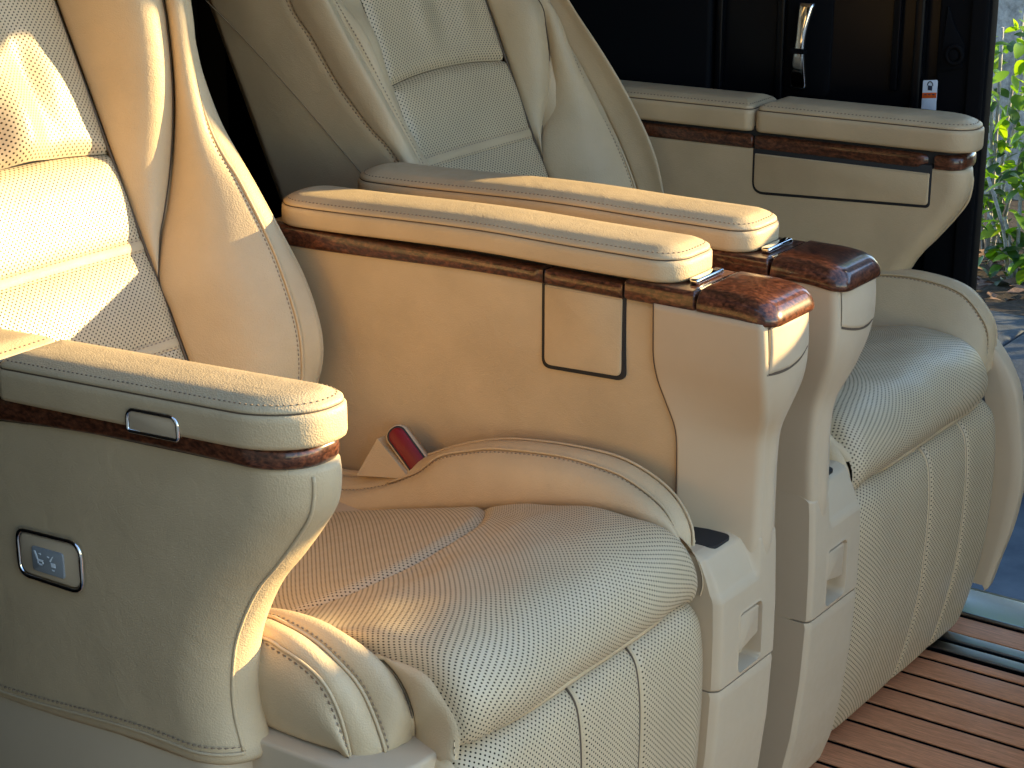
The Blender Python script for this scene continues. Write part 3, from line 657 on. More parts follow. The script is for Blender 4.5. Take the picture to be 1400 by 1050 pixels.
    # door-side bolster
    if is_near:
        G0 = [NY(*q, 1.49) for q in ((428, 856), (480, 876), (512, 894))]
        seamr = np.vstack([[(-1.93, -.235, .207), (-1.75, -.235, .252), (-1.55, -.234, .32)], G0])
        gus = np.array([NY(*q, 1.492) for q in ((512, 894), (522, 903), (540, 922), (552, 942), (558, 956), (565, 980))] + [near(PZ(567, 1001, .273)), near(PZ(567, 1001, .273)) + np.array([0, 0, -.012])])
        oB = np.array([NY(*q, 1.455) for q in ((354, 840), (390, 852), (428, 874), (460, 902))] + [NY(490, 936, 1.458), NY(510, 976, 1.46), near(PZ(526, 1022, .273)), near(PZ(526, 1022, .273)) + np.array([0, 0, -.012])])
        oA = np.array([NY(*q, 1.425) for q in ((350, 870), (380, 884), (416, 908), (444, 936))] + [NY(464, 976, 1.427), near(PZ(478, 1028, .272)), near(PZ(478, 1028, .272)) + np.array([0, 0, -.012])])
        bot = np.array([near(PZ(*q, .27)) for q in ((340, 986), (358, 992), (390, 1005), (420, 1016), (445, 1024), (460, 1028))] + [near(PZ(468, 1029, .27)) + np.array([0, 0, -.008])])
        oB = np.vstack([[(-1.93, -.268, .25), (-1.75, -.268, .30), (-1.55, -.267, .352)], oB])
        oA = np.vstack([[(-1.93, -.30, .25), (-1.75, -.30, .30), (-1.55, -.297, .352)], oA])
        bot = np.vstack([[(-1.93, -.305, .2), (-1.75, -.305, .23), (-1.55, -.304, .262)], bot])
        sg_ = np.vstack([seamr, gus[1:]])
    else:
        seamr = np.array(Ls[0]); seamr = crom(seamr, 60); seamr = seamr[:int(np.argmax(seamr[:, 0] > -1.16))]
        sg_ = np.vstack([seamr, [(-1.148, -.245, .335), (-1.15, -.25, .29)]])
        oB = np.array([(-1.93, -.275, .30), (-1.75, -.278, .35), (-1.6, -.28, .40)] + [FY(*q, 2.94) for q in ((1150, 372), (1190, 374), (1250, 379), (1310, 398), (1340, 430), (1352, 462))] + [(-1.15, -.27, .30)])
        oA = oB * np.array([1, 1, 1]) + np.array([0, -.03, .002])
        bot = oA * np.array([1, 1, 0]) + np.array([-.0, -.008, .25])
    g2 = (crom(sg_, 26) + crom(oB, 26)) / 2 + np.array([.004, 0, .008 if is_near else .0])
    db = patch("cushion_bolster", [sg_, g2, oB], le, cu, nu=80, nv=26, tuck=(.004, .003, 0, 0), tw=.010, out=(.3, .1, 1), bulge=.006 if is_near else .0)
    tube("piping", crom(oB, 80), .0022, le, db, 8)
    p, q = off_line(.0045, 1); stitches(p, q, db, ln=.0045, gap=.0025)
    patch("cushion_bolster", [oB, (crom(oB, 24) + crom(oA, 24)) / 2 + np.array([.003, -.003, .005]), oA], le, cu, nu=80, nv=16, tuck=(.003, .003, 0, 0), tw=.008, out=(.3, -.3, 1))
    tube("piping", crom(oA, 80), .0020, le, db, 8)
    patch("cushion_bolster", [oA, (crom(oA, 24) * .55 + crom(bot, 24) * .45) + np.array([.008, -.006, .010]), bot], le, cu, nu=80, nv=24, tuck=(.003, .003, 0, 0), tw=.008, out=(.3, -1, .3), bulge=.004)
    p, q = off_line(.006, 0); stitches(p, q, db, ln=.0055, gap=.0028, r=.001)
    if is_near:
        pl_ = np.array([NY(*q, 1.49) for q in ((512, 894), (540, 903), (580, 925), (600, 952), (616, 980), (624, 1004), (627, 1040))])
        gl = np.vstack([gus, [near(PZ(600, 1040, .262))]])
        gm = (crom(gl, 14) + crom(pl_, 14)) / 2 + np.array([.006, -.002, .004])
        patch("cushion_gusset", [gl, gm, pl_], le, cu, nu=50, nv=18, tuck=(.002, .004, 0, 0), tw=.010, out=(.5, -.3, .8), bulge=.003)
        tube("seam_welt", crom(gus, 40) + np.array([-.006, .001, -.004]), .0055, le, cu, 8)
        tube("seam", crom(gus, 40) + np.array([-.002, 0, -.002]), .0012, M['seam_dark'], cu, 6)
    else:
        g0 = np.array([FY(*q, 2.42) for q in ((1130, 620), (1127, 640), (1127, 660))]); 
        pl_ = crom(Ls[-1], 90); pl_ = pl_[pl_[:, 0] > -1.25]
        gl = pl_ + np.array([-.035, .016, -.055])
    cq = crom(Ls[-1], 90) * np.array([1, 1.055, 1]); cq = cq[cq[:, 0] > -1.36]; cq = cq[:-4]
    patch('cushion_gusset', [cq + np.array([-.002, -.003, -.002]), cq + np.array([-.012, .008, -.02]), cq + np.array([-.05, .012, -.10])], le, cu, nu=40, nv=12, tuck=(.002, 0, 0, 0), tw=.006, out=(0, 1, -.1))
    # base trim under the cushion
    sb = block("seat_base", -1.95, -1.160, -.322, .28, -.10, .268, pl, P, rad=[.02, (.085, .06), .045, .02], bev=.005)
    # ================= leg rest
    lp = np.array([(-1.165, .276), (-1.145, .273), (-1.128, .262), (-1.116, .243), (-1.110, .20), (-1.109, .147), (-1.111, .09), (-1.115, .03), (-1.127, -.04), (-1.150, -.125), (-1.175, -.145)])
    if is_near: y0, y1, cuts = -.228, .272, (-.228, -.022, .105, .272)
    else: y0, y1, cuts = -.268, .262, (-.268, -.128, .01, .262)
    lr = mk("leg_rest", *core_leg(lp, y0, y1), M['leather'], P)
    for i in range(3):
        a, c = cuts[i], cuts[i + 1]
        cs = []
        for y in np.linspace(a, c, 5):
            q = crom(lp, 40); ed = min(abs(y - y0), abs(y - y1))
            cs.append(np.c_[q[:, 0] - .012 * max(0, 1 - ed / .03) ** 2, np.full(40, y), q[:, 1] - .010 * max(0, 1 - ed / .03) ** 2])
        patch("perforated_panel", cs, pf, lr, nu=100, nv=34, tuck=(.007, .007, 0, 0), tw=.012, out=(1, 0, .2), bulge=.003, uvo=((a + c) / 2, 0))
        if i < 2:
            q = crom(lp, 60)[4:]
            tube("piping", np.c_[q[:, 0] - .0035, np.full(len(q), c + .001), q[:, 1]], .0026, le, lr, 8)
            tube("seam", np.c_[q[:, 0] - .0035, np.full(len(q), c - .0022), q[:, 1]], .0018, M['seam_dark'], lr, 6)
    tube("crease_piping", [(-1.142, y0 + .03, .2785), (-1.127, y0 + .10, .2785), (-1.126, (y0 + y1) / 2, .2785), (-1.127, y1 - .12, .2785), (-1.142, y1 - .05, .2785)], .0045, le, lr, 8, seg=24)
    for yy, sgn in ((y0 - .009, -1), (y1 + .009, 1)):
        q = crom(lp, 40); inn = np.c_[q[:, 0] - .012, np.full(40, yy - sgn * .010), q[:, 1] - .008]; ou = np.c_[q[:, 0] - .03, np.full(40, yy), q[:, 1] - .014]; ba = np.c_[q[:, 0] - .10, np.full(40, yy), q[:, 1] - .02]
        patch("leg_rest_side", [inn, ou, ba], le, lr, nu=60, nv=14, tuck=(.003, 0, 0, 0), tw=.006, out=(.3, sgn, 0))
    if not is_near:   # hard side fin on the door side
        fo = [(1352, 462), (1372, 492), (1385, 520), (1392, 545), (1397, 600), (1398, 650), (1391, 690), (1380, 730), (1364, 770), (1350, 806), (1344, 808)]
        oc = [(1350, 470), (1362, 510), (1372, 560), (1380, 620), (1378, 660), (1371, 700), (1362, 740), (1352, 775), (1343, 800)]
        a = crom([FY(*q, 2.962) for q in fo], 40); c = crom([FY(*q, 2.955) for q in oc], 40)
        a2 = a + np.array([-.004, -.03, 0]); c2 = c + np.array([-.03, .0, 0])
        V = np.vstack([c2, c, c * .35 + a * .65 + np.array([.004, .002, 0]), a, a2]); F = gridF(5, 40)
        mk("side_fin", V, F, pl, P)
    # ================= centre console arm
    cons = build_console(P, is_near)
    build_door_arm(P, is_near)
    if is_near: build_buckle(P)

def core_back():
    """closed inner body of the backrest so that no light leaks between panels"""
    z = np.array([.22, .42, .62, .82, 1.02, 1.24]); V, F = [], []
    for q in z:
        xf, xb = xp(q) - .03, xp(q) - .24
        V += [(xf, -.24, q), (xf, .24, q), (xb, .27, q), (xb, -.27, q)]
    for i in range(len(z) - 1):
        for k in range(4): F.append((4 * i + k, 4 * i + (k + 1) % 4, 4 * i + 4 + (k + 1) % 4, 4 * i + 4 + k))
    F += [(3, 2, 1, 0), tuple(len(V) - 4 + k for k in range(4))]
    return V, F
def wing_core(c0, outer, back):
    a, b, c = crom(c0, 24), crom(outer, 24), crom(back, 24)
    V, F = [], []; cen = (a + b + c) / 3
    for i in range(24):
        V += [a[i] + (cen[i] - a[i]) * .25, b[i] + (cen[i] - b[i]) * .35, c[i] + (cen[i] - c[i]) * .15]
    for i in range(23):
        for k in range(3): F.append((3 * i + k, 3 * i + (k + 1) % 3, 3 * i + 3 + (k + 1) % 3, 3 * i + 3 + k))
    F += [(2, 1, 0), (69, 70, 71)]
    return V, F
def core_cushion():
    rs = [ring(-1.95, -1.24, -.27, .27, [.02] * 4, 4), ring(-1.95, -1.24, -.215, .25, [.02] * 4, 4)]
    V = np.vstack([np.c_[rs[0], np.full(len(rs[0]), .18)], np.c_[rs[1], .18 + .06 + (rs[1][:, 0] + 1.95) * .085]]); n = len(rs[0])
    F = [(k, (k + 1) % n, n + (k + 1) % n, n + k) for k in range(n)] + [tuple(range(n))[::-1], tuple(n + k for k in range(n))]
    return V, F
def core_leg(lp, y0, y1):
    q = crom(lp, 16); V, F = [], []
    for y in (y0 + .012, y1 - .012):
        for x, z in q: V.append((x - .022, y, z - .006))
        V += [(-1.32, y, -.10), (-1.32, y, .20)]
    n = 18; F = [(k, k + 1, n + k + 1, n + k) for k in range(17)] + [(17, 0, n, n + 17), tuple(range(n))[::-1], tuple(n + k for k in range(n))]
    return V, F

def arm_pad(P, x0, x1, y0, y1, z0, rad, side=.0, warp=None, name="armrest_pad"):
    le = M['leather']
    prof = [(.010, 0), (.004, .0008), (.001, .003), (0, .007), (0, .019), (.0004, .0245), (.0026, .0265), (.0042, .0270), (.0042, .0278), (.0030, .0292), (.0036, .0316), (.0065, .0338), (.012, .0366), (.018, .0394), (.0215, .0408), (.0245, .0416), (.029, .0422), (.036, .0427), (.043, .0429)]
    prof = [(i_, z_ + (side if z_ > .012 else 0)) for i_, z_ in prof]
    o, rs = pad(name, x0, x1, y0, y1, rad, z0, prof, le, P, warp=warp, k=12)
    o2 = tube("piping", rs[8], .0013, M['seam_dark'], o, 6, closed=True)
    r = rs[12] * .6 + rs[11] * .4; r = np.vstack([r, r[:1]]); stitches(r, np.tile([0, 0, 1.], (len(r), 1)), o, ln=.0042, gap=.0026, r=.0008, lift=.0002)
    return o

def build_console(P, is_near):
    le, pl, wd = M['leather'], M['beige_plastic'], M['burl_wood']
    cp = mk("console_panel", *console_body(), le, P)
    # wooden strips along the top of the seat-side face
    zt = lambda x: .6315 + .010 * sm(x, -1.9, -1.35) - .004
    zb = lambda x: .601 + .018 * sm(x, -1.9, -1.42)
    for x0, x1 in ((-1.895, -1.4085), (-1.4055, -1.2865)):
        strip("wood_trim", x0, x1, .324, zb, zt, wd, P, cap_y=.345)
    block('pad_gap_filler', -1.87, -1.205, .346, .420, .62, .6435, M['gap_black'], P, bev=.002)  # black filler, added to stop sun leaking under the pad
    # storage flap with its dark joint
    plate("flap_joint", [(-1.4125, .632, .002), (-1.2825, .632, .002), (-1.2825, .508, .014), (-1.4125, .502, .014)], 'y', .3265, -.02, M['gap_black'], P)
    fl = plate("storage_flap", [(-1.4075, .618, .003), (-1.2875, .619, .003), (-1.2875, .5135, .011), (-1.4075, .5075, .011)], 'y', .3245, -.015, le, P, bev=.003)
    # front column
    column(P, is_near)
    # wooden top: base block under the pad, chrome latch, lid
    def tilt(V): V = V.copy(); V[:, 2] += 0.0; return V
    tp = block("wood_top", -1.2815, -1.1785, .318, .436, .6195, .6465, wd, P, rad=[.003, .003, .003, .003], bev=.006)
    ld = wood_lid(P, -1.1745, -1.066, .314, .438)
    mk("chrome_strip", *box((-1.1785, .330, .6468), (-1.1755, .425, .6486)), M['chrome'], tp, smooth=False)
    lt = block("lid_latch", -1.2035, -1.1890, .345, .411, .647, .6550, M['chrome'], P, rad=[.004] * 4, bev=.003)
    # pad
    wz = lambda V: np.c_[V[:, 0], V[:, 1], V[:, 2] - .016 * sm(-V[:, 0], 1.45, 1.9) + .002 * sm(V[:, 0], -1.4, -1.2)]
    if is_near: arm_pad(P, -1.885, -1.207, .322, .436, .6445, [.05, (.044, .042), (.038, .036), .05], side=.002, warp=wz)
    else: arm_pad(P, -1.895, -1.207, .322, .436, .6445, [.05, (.044, .042), (.038, .036), .05], side=.002, warp=wz)

def box(a, b):
    (x0, y0, z0), (x1, y1, z1) = a, b
    V = [(x0, y0, z0), (x1, y0, z0), (x1, y1, z0), (x0, y1, z0), (x0, y0, z1), (x1, y0, z1), (x1, y1, z1), (x0, y1, z1)]
    return V, [(3, 2, 1, 0), (4, 5, 6, 7), (0, 1, 5, 4), (1, 2, 6, 5), (2, 3, 7, 6), (3, 0, 4, 7)]
def strip(name, x0, x1, y, zb, zt, mat, P, cap_y, n=40, prj=.003, sg=-1, end_round=0):
    """moulding strip on a face of constant y, slightly convex"""
    xs = np.linspace(x0, x1, n); rows = []
    pr = [(0, .0), (.08, .6), (.25, .95), (.5, 1), (.75, .95), (.92, .6), (1, 0)]
    V = []
    for t, d in pr:
        z = zb(xs) + (zt(xs) - zb(xs)) * t; dd = np.full(n, d * prj); dd[0] *= .3; dd[-1] *= .3
        V.append(np.c_[xs, y + sg * dd, z])
    V.append(np.c_[xs, np.full(n, cap_y), zt(xs)]); V = [np.c_[xs, np.full(n, cap_y), zb(xs)]] + V
    m = len(V); VV = np.vstack(V); F = gridF(m, n, flip=(sg > 0))
    F = F + [tuple(i * n for i in range(m)), tuple(i * n + n - 1 for i in range(m))[::-1]]
    return mk(name, VV, F, mat, P)
def wood_lid(P, x0, x1, y0, y1):
    wd = M['burl_wood']
    prof = [(.004, 0), (.001, .0015), (0, .005), (.001, .011), (.004, .018), (.009, .0235), (.015, .0265), (.024, .0285), (.036, .0295), (.050, .030)]
    rs = []
    for ins, z in prof:
        p = ring(x0 + ins * .15, x1 - ins * 1.1, y0 + ins * .75, y1 - ins * .75, [.002, max(.024 - ins * .4, .004), max(.024 - ins * .4, .004), .002], 10); p = dens_like(p)
        rs.append(np.c_[p, np.full(len(p), .6235 + z * 1.0)])
    wz = lambda V: np.c_[V[:, 0], V[:, 1], V[:, 2] - .006 * sm(V[:, 0], -1.13, -1.06)]
    return stack("wood_lid", rs, wd, P, warp=wz)

def console_body():
    """side body behind the column: rings over z"""
    rs = []
    for z, yi, xf in ((-.06, .350, -1.20), (.10, .349, -1.20), (.25, .348, -1.20), (.36, .345, -1.195), (.46, .338, -1.19), (.52, .3305, -1.20), (.58, .328, -1.20), (.625, .328, -1.20)):
        p = ring(-1.905, xf, yi, .425, [.03, .004, .004, .03], 5); p = dens_like(p)
        rs.append(np.c_[p, np.full(len(p), z)])
    A = np.stack(rs); A = np.stack([crom(A[:, i], 30) for i in range(A.shape[1])], 1); rs = list(A)
    n = len(rs[0]); V = np.vstack(rs); F = []
    for i in range(len(rs) - 1):
        for k in range(n): F.append((i * n + k, i * n + (k + 1) % n, (i + 1) * n + (k + 1) % n, (i + 1) * n + k))
    F += [tuple(range(n))[::-1], tuple((len(rs) - 1) * n + k for k in range(n))]
    return V, F
def column(P, is_near):
    pl = M['beige_plastic']
    # z, rear-near corner (x,y), front-near corner (x,y), front-far x
    secs = [(-.14, -1.215, .338, -1.150, .362, -1.150), (.05, -1.215, .338, -1.128, .362, -1.128), (.20, -1.214, .338, -1.120, .364, -1.120), (.295, -1.212, .338, -1.106, .366, -1.106), (.32, -1.212, .338, -1.104, .367, -1.103), (.36, -1.209, .337, -1.104, .369, -1.104), (.41, -1.208, .335, -1.104, .370, -1.104), (.455, -1.210, .333, -1.101, .364, -1.101),
            (.49, -1.222, .329, -1.088, .347, -1.090), (.52, -1.233, .325, -1.081, .331, -1.080), (.55, -1.237, .320, -1.077, .319, -1.075), (.585, -1.237, .3175, -1.076, .314, -1.075), (.623, -1.237, .3165, -1.079, .313, -1.078)]
    rs = []
    for z, xr, yr, xn, yn, xf in secs:
        Y1 = .4208 + .0017 * sm(z, .32, .36) + .012 * sm(z, .45, .55); rn, rf = .011, .014
        R0, N0, F0, E0 = np.array([xr, yr]), np.array([xn, yn]), np.array([xf, Y1]), np.array([xr, Y1])
        pts = []
        def corner(a, p, c, r, k=7):
            d0 = (a - p) / np.linalg.norm(a - p); d1 = (c - p) / np.linalg.norm(c - p)
            for j in range(k + 1):
                t = j / k; pts.append((1 - t) ** 2 * (p + d0 * r) + 2 * t * (1 - t) * p + t * t * (p + d1 * r))
        corner(E0, R0, N0, .004); corner(R0, N0, F0, rn); corner(N0, F0, E0, rf); corner(F0, E0, R0, .004)
        q = np.array(pts); Q = []; n = len(q)
        for i in range(n):
            Q.append(q[i])
            if i % 8 == 7:
                a, b = q[i], q[(i + 1) % n]
                bow = .006 if i // 8 == 1 else 0
                for j in range(1, 10):
                    t = j / 10; pp = a + (b - a) * t; Q.append(pp + np.array([bow * 4 * t * (1 - t), 0]))
        rs.append(np.c_[np.array(Q), np.full(len(Q), z)])
    A = np.stack(rs); A = np.stack([crom(A[:, i], np.linspace(0, 1, 90)) for i in range(A.shape[1])], 1)
    o = stack("console_column", list(A), pl, P)
    tube('seam', np.array([A[i, 4] for i in range(50, 90)]) + np.array([-.0012, .0008, 0]), .0012, M['seam_dark'], o, 6)
    # small cover panel on the front of the column, standing just proud of it
    def front_x(y, z): 
        i = np.argmin(abs(A[:, 0, 2] - z)); r = A[i]; r = r[r[:, 0] > r[:, 0].max() - .03]; k = np.argsort(r[:, 1]); return np.interp(y, r[k, 1], r[k, 0])
    ys = np.linspace(.3235, .4235, 18); top = lambda y: .6175 ; bot = lambda y: .560 + .010 * ((y - .3235) / .1) + .006 * ((y - .37) / .05) ** 2 - .006
    def col(t): return np.array([(front_x(y, bot(y) + (top(y) - bot(y)) * t) + .0022, y, bot(y) + (top(y) - bot(y)) * t) for y in ys])
    patch("cover_joint", [col(-.05) - np.array([.0016, 0, 0]), col(.5) - np.array([.0016, 0, 0]), col(1.02) - np.array([.0016, 0, 0])], M['seam_dark'], o, nu=30, nv=12, tuck=(0, 0, 0, 0), out=(1, 0, 0))
    ys = np.linspace(.3260, .4245, 18)
    patch("column_cover", [col(0), col(.5) + np.array([.0006, 0, 0]), col(1.0)], pl, o, nu=40, nv=20, tuck=(.0022, .001, .0022, .001), tw=.005, out=(1, 0, 0))
    # lower box with shelf, recessed handle and foot cover
    y0, y1 = .268, .4215
    zt = .324
    # front faces as height fields
    def face(name, z0, z1, rec=None, mat=pl, toplip=False):
        nu_, nv_ = (130, 150) if rec else (40, 40)
        yy = np.linspace(y0, y1, nu_); zz = np.linspace(z0, z1, nv_); Yg, Zg = np.meshgrid(yy, zz)
        xf = np.interp(Zg, [-.16, -.10, -.04, .05, .15, .22, .30, .33], [-1.145, -1.125, -1.113, -1.103, -1.098, -1.098, -1.101, -1.104])
        X_ = xf - .010 * np.clip(1 - (Yg - y0) / .012, 0, 1) ** 2 - .006 * np.clip(1 - (y1 - Yg) / .01, 0, 1) ** 2
        e = np.minimum(Zg - z0, z1 - Zg); X_ = X_ - .0025 * np.clip(1 - e / .003, 0, 1) ** 2
        if toplip:   # dished upper part under the shelf
            k = sm(Zg, .262, .278) * sm(Yg, y0 - .01, y0 + .004) * (1 - sm(Yg, y1 - .062, y1 - .046)); X_ = X_ - (.004 + .020 * np.clip((Zg - .27) / .05, 0, 1) ** 1.2) * k
            X_ = X_ - .012 * np.clip(1 - (z1 - Zg) / .008, 0, 1) ** 2
        if rec:
            a0, a1, b0, b1 = rec; r = .009
            sl = 0
            dx = np.maximum(np.maximum(a0 + r + sl - Yg, Yg - (a1 - r + sl)), 0); dz_ = np.maximum(np.maximum(b0 + r - Zg, Zg - (b1 - r)), 0)
            d = np.sqrt(dx ** 2 + dz_ ** 2) - r
            X_ = X_ - .030 * sm(-d, -.0004, .0035) + .0009 * np.exp(-(d / .0025) ** 2)
        G = np.stack([X_, Yg, Zg], -1)
        N = normals(G); fl = N[..., 0].mean() < 0
        V = np.vstack([G.reshape(-1, 3), [(-1.2, y0, z0), (-1.2, y1, z0), (-1.2, y0, z1), (-1.2, y1, z1)]]); F = gridF(nv_, nu_, fl)
        n0 = nv_ * nu_
        left = [i * nu_ for i in range(nv_)]; right = [i * nu_ + nu_ - 1 for i in range(nv_)]
        F += [tuple([n0 + 2] + left[::-1] + [n0]), tuple([n0 + 1] + right + [n0 + 3]), tuple([n0] + list(range(nu_)) + [n0 + 1]), tuple([n0 + 3] + list(range((nv_ - 1) * nu_, n0))[::-1] + [n0 + 2])]
        ob = mk(name, V, F, mat, P, smooth=True); ob.data.set_sharp_from_angle(angle=R_(55)); return ob
    rec = (.319, .377, .150, .233)
    bx = face("console_box", .1425, zt, rec, toplip=True)
    face("foot_cover", -.15, .140, None)
    # handle paddle inside the recess
    def hx(z): return -1.0985
    pdl = plate('release_handle', [(.3232, .1775, .005), (.3232, .2289, .006), (.3730, .2289, .006), (.3730, .1875, .005)], 'x', -1.0995, .012, pl, bx, bev=.0025)
    # shelf tray with its dark slot
    tr = plate_z("shelf_slot", [(-1.205, .300), (-1.205, .350), (-1.130, .350), (-1.130, .300)], zt + .0006, .012, M['gap_black'], bx)

def plate_z(name, quad, z, r, mat, P, k=6):
    xs = [q[0] for q in quad]; ys = [q[1] for q in quad]
    p = ring(min(xs), max(xs), min(ys), max(ys), [r] * 4, k); n = len(p)
    V = np.vstack([np.c_[p, np.full(n, z - .004)], np.c_[p, np.full(n, z)]]); F = [(i, (i + 1) % n, n + (i + 1) % n, n + i) for i in range(n)] + [tuple(n + i for i in range(n)), tuple(range(n))[::-1]]
    return mk(name, V, F, mat, P, smooth=False)

def build_door_arm(P, is_near):
    le, pl, wd = M['leather'], M['beige_plastic'], M['burl_wood']
    ya, yb = -.388, -.282              # outer / inner edge of the pad
    xs = -1.643 if is_near else -1.600
    dzt = lambda x: .002 - .026 * np.clip((-1.257 - x) / .376, 0, 1.6) ** 1.7
    if not is_near: dzt = lambda x: .0105 - .022 * np.clip(-1.21 - x, 0, .9)
    wt = lambda V: np.c_[V[:, 0], V[:, 1], V[:, 2] + dzt(V[:, 0])]
    wp = lambda V: np.c_[V[:, 0], V[:, 1], V[:, 2] - .008 - .060 * np.clip(-1.21 - V[:, 0], 0, .6)]
    if not is_near: wp = lambda V: np.c_[V[:, 0], V[:, 1], V[:, 2] + .004 - .022 * np.clip(-1.21 - V[:, 0], 0, .9)]
    # S-shaped body: front edge traced, sections over z
    fz = [(.255, -1.333), (.272, -1.338), (.304, -1.346), (.34, -1.347), (.385, -1.340), (.424, -1.325), (.464, -1.302), (.496, -1.275), (.536, -1.244), (.565, -1.226), (.594, -1.221), (.612, -1.223)]
    fz = [(z, x + .004) for z, x in fz]
    rs = []
    for z, xf in fz:
        q = ring(-2.05, xf, ya + .016, yb - .008, [.02, (.066, .056), (.032, .024), .02], 10); q = dens_like(q); rs.append(np.c_[q, np.full(len(q), z)])
    A = np.stack(rs); A = np.stack([crom(A[:, i], 60) for i in range(A.shape[1])], 1)
    # gentle roll of the lower edge
    rr = list(A); lowr = []
    for t in (0, .4, .75, 1):
        ins = .010 * (1 - t) ** 2; c = A[0]; cen = np.array([c[:, 0].mean(), c[:, 1].mean(), 0]); d = c - cen; d[:, 2] = 0; d /= np.linalg.norm(d, axis=1, keepdims=True)
        q = c - d * ins * np.array([.3, 1, 0]); q[:, 2] = c[0, 2] - .008 * (1 - t); lowr.append(q)
    body = stack("armrest_panel", lowr[:-1] + rr, le, P, warp=lambda V: np.c_[V[:, 0], V[:, 1], V[:, 2] - (.022 * sm(-V[:, 0], 1.42, 1.72)) * (1 - sm(V[:, 2], .25, .36)) + dzt(V[:, 0]) * sm(V[:, 2], .45, .6)])
    # front seam and lower stitched hem
    sea = np.array([NY(*q, 1.374) for q in ((432, 652), (433, 672), (430, 690), (419, 715), (405, 735), (370, 780), (345, 840), (335, 890), (337, 960), (347, 1012))])
    bx_ = []
    for p in crom(sea, 50):
        i = np.argmin(abs(A[:, 0, 2] - p[2])); r = A[i]; k = np.argmin(((r[:, :2] - p[:2] - np.array([.02, 0])) ** 2).sum(1) + (r[:, 1] > -.33) * 9); bx_.append([p[0], p[1], p[2], *r[k]])
    bx_ = np.array(bx_)
    # follow the body surface a third of the way round the nose
    L = []
    for z in np.linspace(.262, .606, 50):
        i = np.argmin(abs(A[:, 0, 2] - z)); r = A[i]; k = 11 + 23 + 7; L.append(r[k])
    L = np.array(L); tube("piping", L, .0022, le, body, 8)
    hem = np.array([A[0][k] for k in range(12, 42)]); hem = hem + np.array([0, -.0015, .014]); hem[:, 2] -= .022 * sm(-hem[:, 0], 1.42, 1.72)
    hem = crom(hem, 160); nn = np.tile([0, -1., 0], (160, 1)); stitches(hem + np.array([0, -.0004, 0]), nn, body, ln=.0052, gap=.0022, r=.001)
    tube("piping", hem + np.array([0, .0008, -.0085]), .0020, le, body, 8)
    # carrier under it
    block("armrest_base", -2.05, -1.345, ya + .02, yb - .01, -.10, .252, pl, P, rad=[.02, .04, .03, .02], bev=.006, warp=lambda V: np.c_[V[:, 0], V[:, 1], V[:, 2] - .022 * sm(-V[:, 0], 1.42, 1.72) * (V[:, 2] > .1)])
    # dark joint and wooden band round the nose
    block("trim_joint", -2.04, -1.236, ya + .017, yb - .012, .606, .650, M['gap_black'], P, rad=[.02, (.066, .054), (.03, .024), .02], bev=.001, warp=wt)
    def band(x0, x1, tag_=None):
        prof = [(.004, 0), (.0006, .0012), (-.001, .005), (-.0014, .0115), (-.001, .018), (.001, .0225), (.006, .0245)]
        rs = []
        for ins, z in prof:
            r = [.004, (.064, .054), (.03, .024), .004] if x1 > -1.3 else [.003] * 4
            q = ring(x0 + max(ins, 0), x1 - ins, ya + .010 + ins, yb - .006 - ins, r, 12); rs.append(np.c_[dens_like(q), np.full(len(dens_like(q)), .6115 + z)])
        return stack("wood_band", rs, wd, P, warp=wt)
    if is_near: band(-2.04, -1.224)
    else:
        band(-2.04, xs - .002); band(xs + .002, -1.275); band(-1.271, -1.224)
    # pads: long front one and the one behind it
    arm_pad(P, xs + .0015, -1.208, ya, yb, .6475, [.016, (.085, .062), (.046, .036), .016], side=.010, warp=wp)
    arm_pad(P, -2.05, xs - .0015, ya, yb, .6475, [.02, .016, .016, .02], side=.010, warp=wp)
    if is_near:
        wp2 = wp
        # chrome pull let into the outer side of the pad
        fr = tube("pull_frame", wp2(rframe(-1.434, -1.362, .6455, .6695, .010, ya - .0006)), .0024, M['chrome'], P, 8, closed=True)
        plate("pull_tab", [(-1.432, .644 - .0195, .004), (-1.364, .644 - .0155, .004), (-1.364, .6665 - .0155, .008), (-1.432, .6665 - .0195, .008)], 'y', ya - .0012, -.01, pl, fr, bev=.002)
        # seat switch
        yy = ya + .0155
        sw = plate("switch_panel", [(-1.634, .409, .014), (-1.634, .4575, .012), (-1.5385, .4635, .016), (-1.5385, .411, .016)], 'y', yy - .004, -.02, pl, P, bev=.002)
        fp = rpoly2([(-1.637, .4055, .016), (-1.637, .4605, .014), (-1.5355, .467, .018), (-1.5355, .4075, .018)]); tube("chrome_bezel", np.c_[fp[:, 0], np.full(len(fp), yy - .0028), fp[:, 1]], .0030, M['chrome'], sw, 8, closed=True)
        kb = plate("rocker_button", [(-1.6125, .417, .004), (-1.6125, .4465, .004), (-1.5615, .449, .004), (-1.5615, .4185, .004)], 'y', yy - .0062, -.006, M['screen_grey'], sw, bev=.0012)
        ic = yy - .0066
        def ink(pts):
            m_ = mk("icon", *flat_y(pts, ic), M['icon_white'], kb, smooth=False); return m_
        ink([(-1.608, .4425), (-1.6055, .4425), (-1.6015, .4330), (-1.604, .4330)]); ink([(-1.6035, .4335), (-1.5935, .4335), (-1.5945, .4312), (-1.6030, .4312)]); ink([(-1.6030, .4285), (-1.5935, .4285), (-1.5935, .4268), (-1.6030, .4268)]); ink([(-1.6030, .4312), (-1.6015, .4312), (-1.6015, .4268), (-1.6030, .4268)]); ink([(-1.5950, .4312), (-1.5935, .4312), (-1.5935, .4268), (-1.5950, .4268)]); ink([(-1.601, .4405), (-1.5975, .4415), (-1.5965, .4395), (-1.599, .4398)])
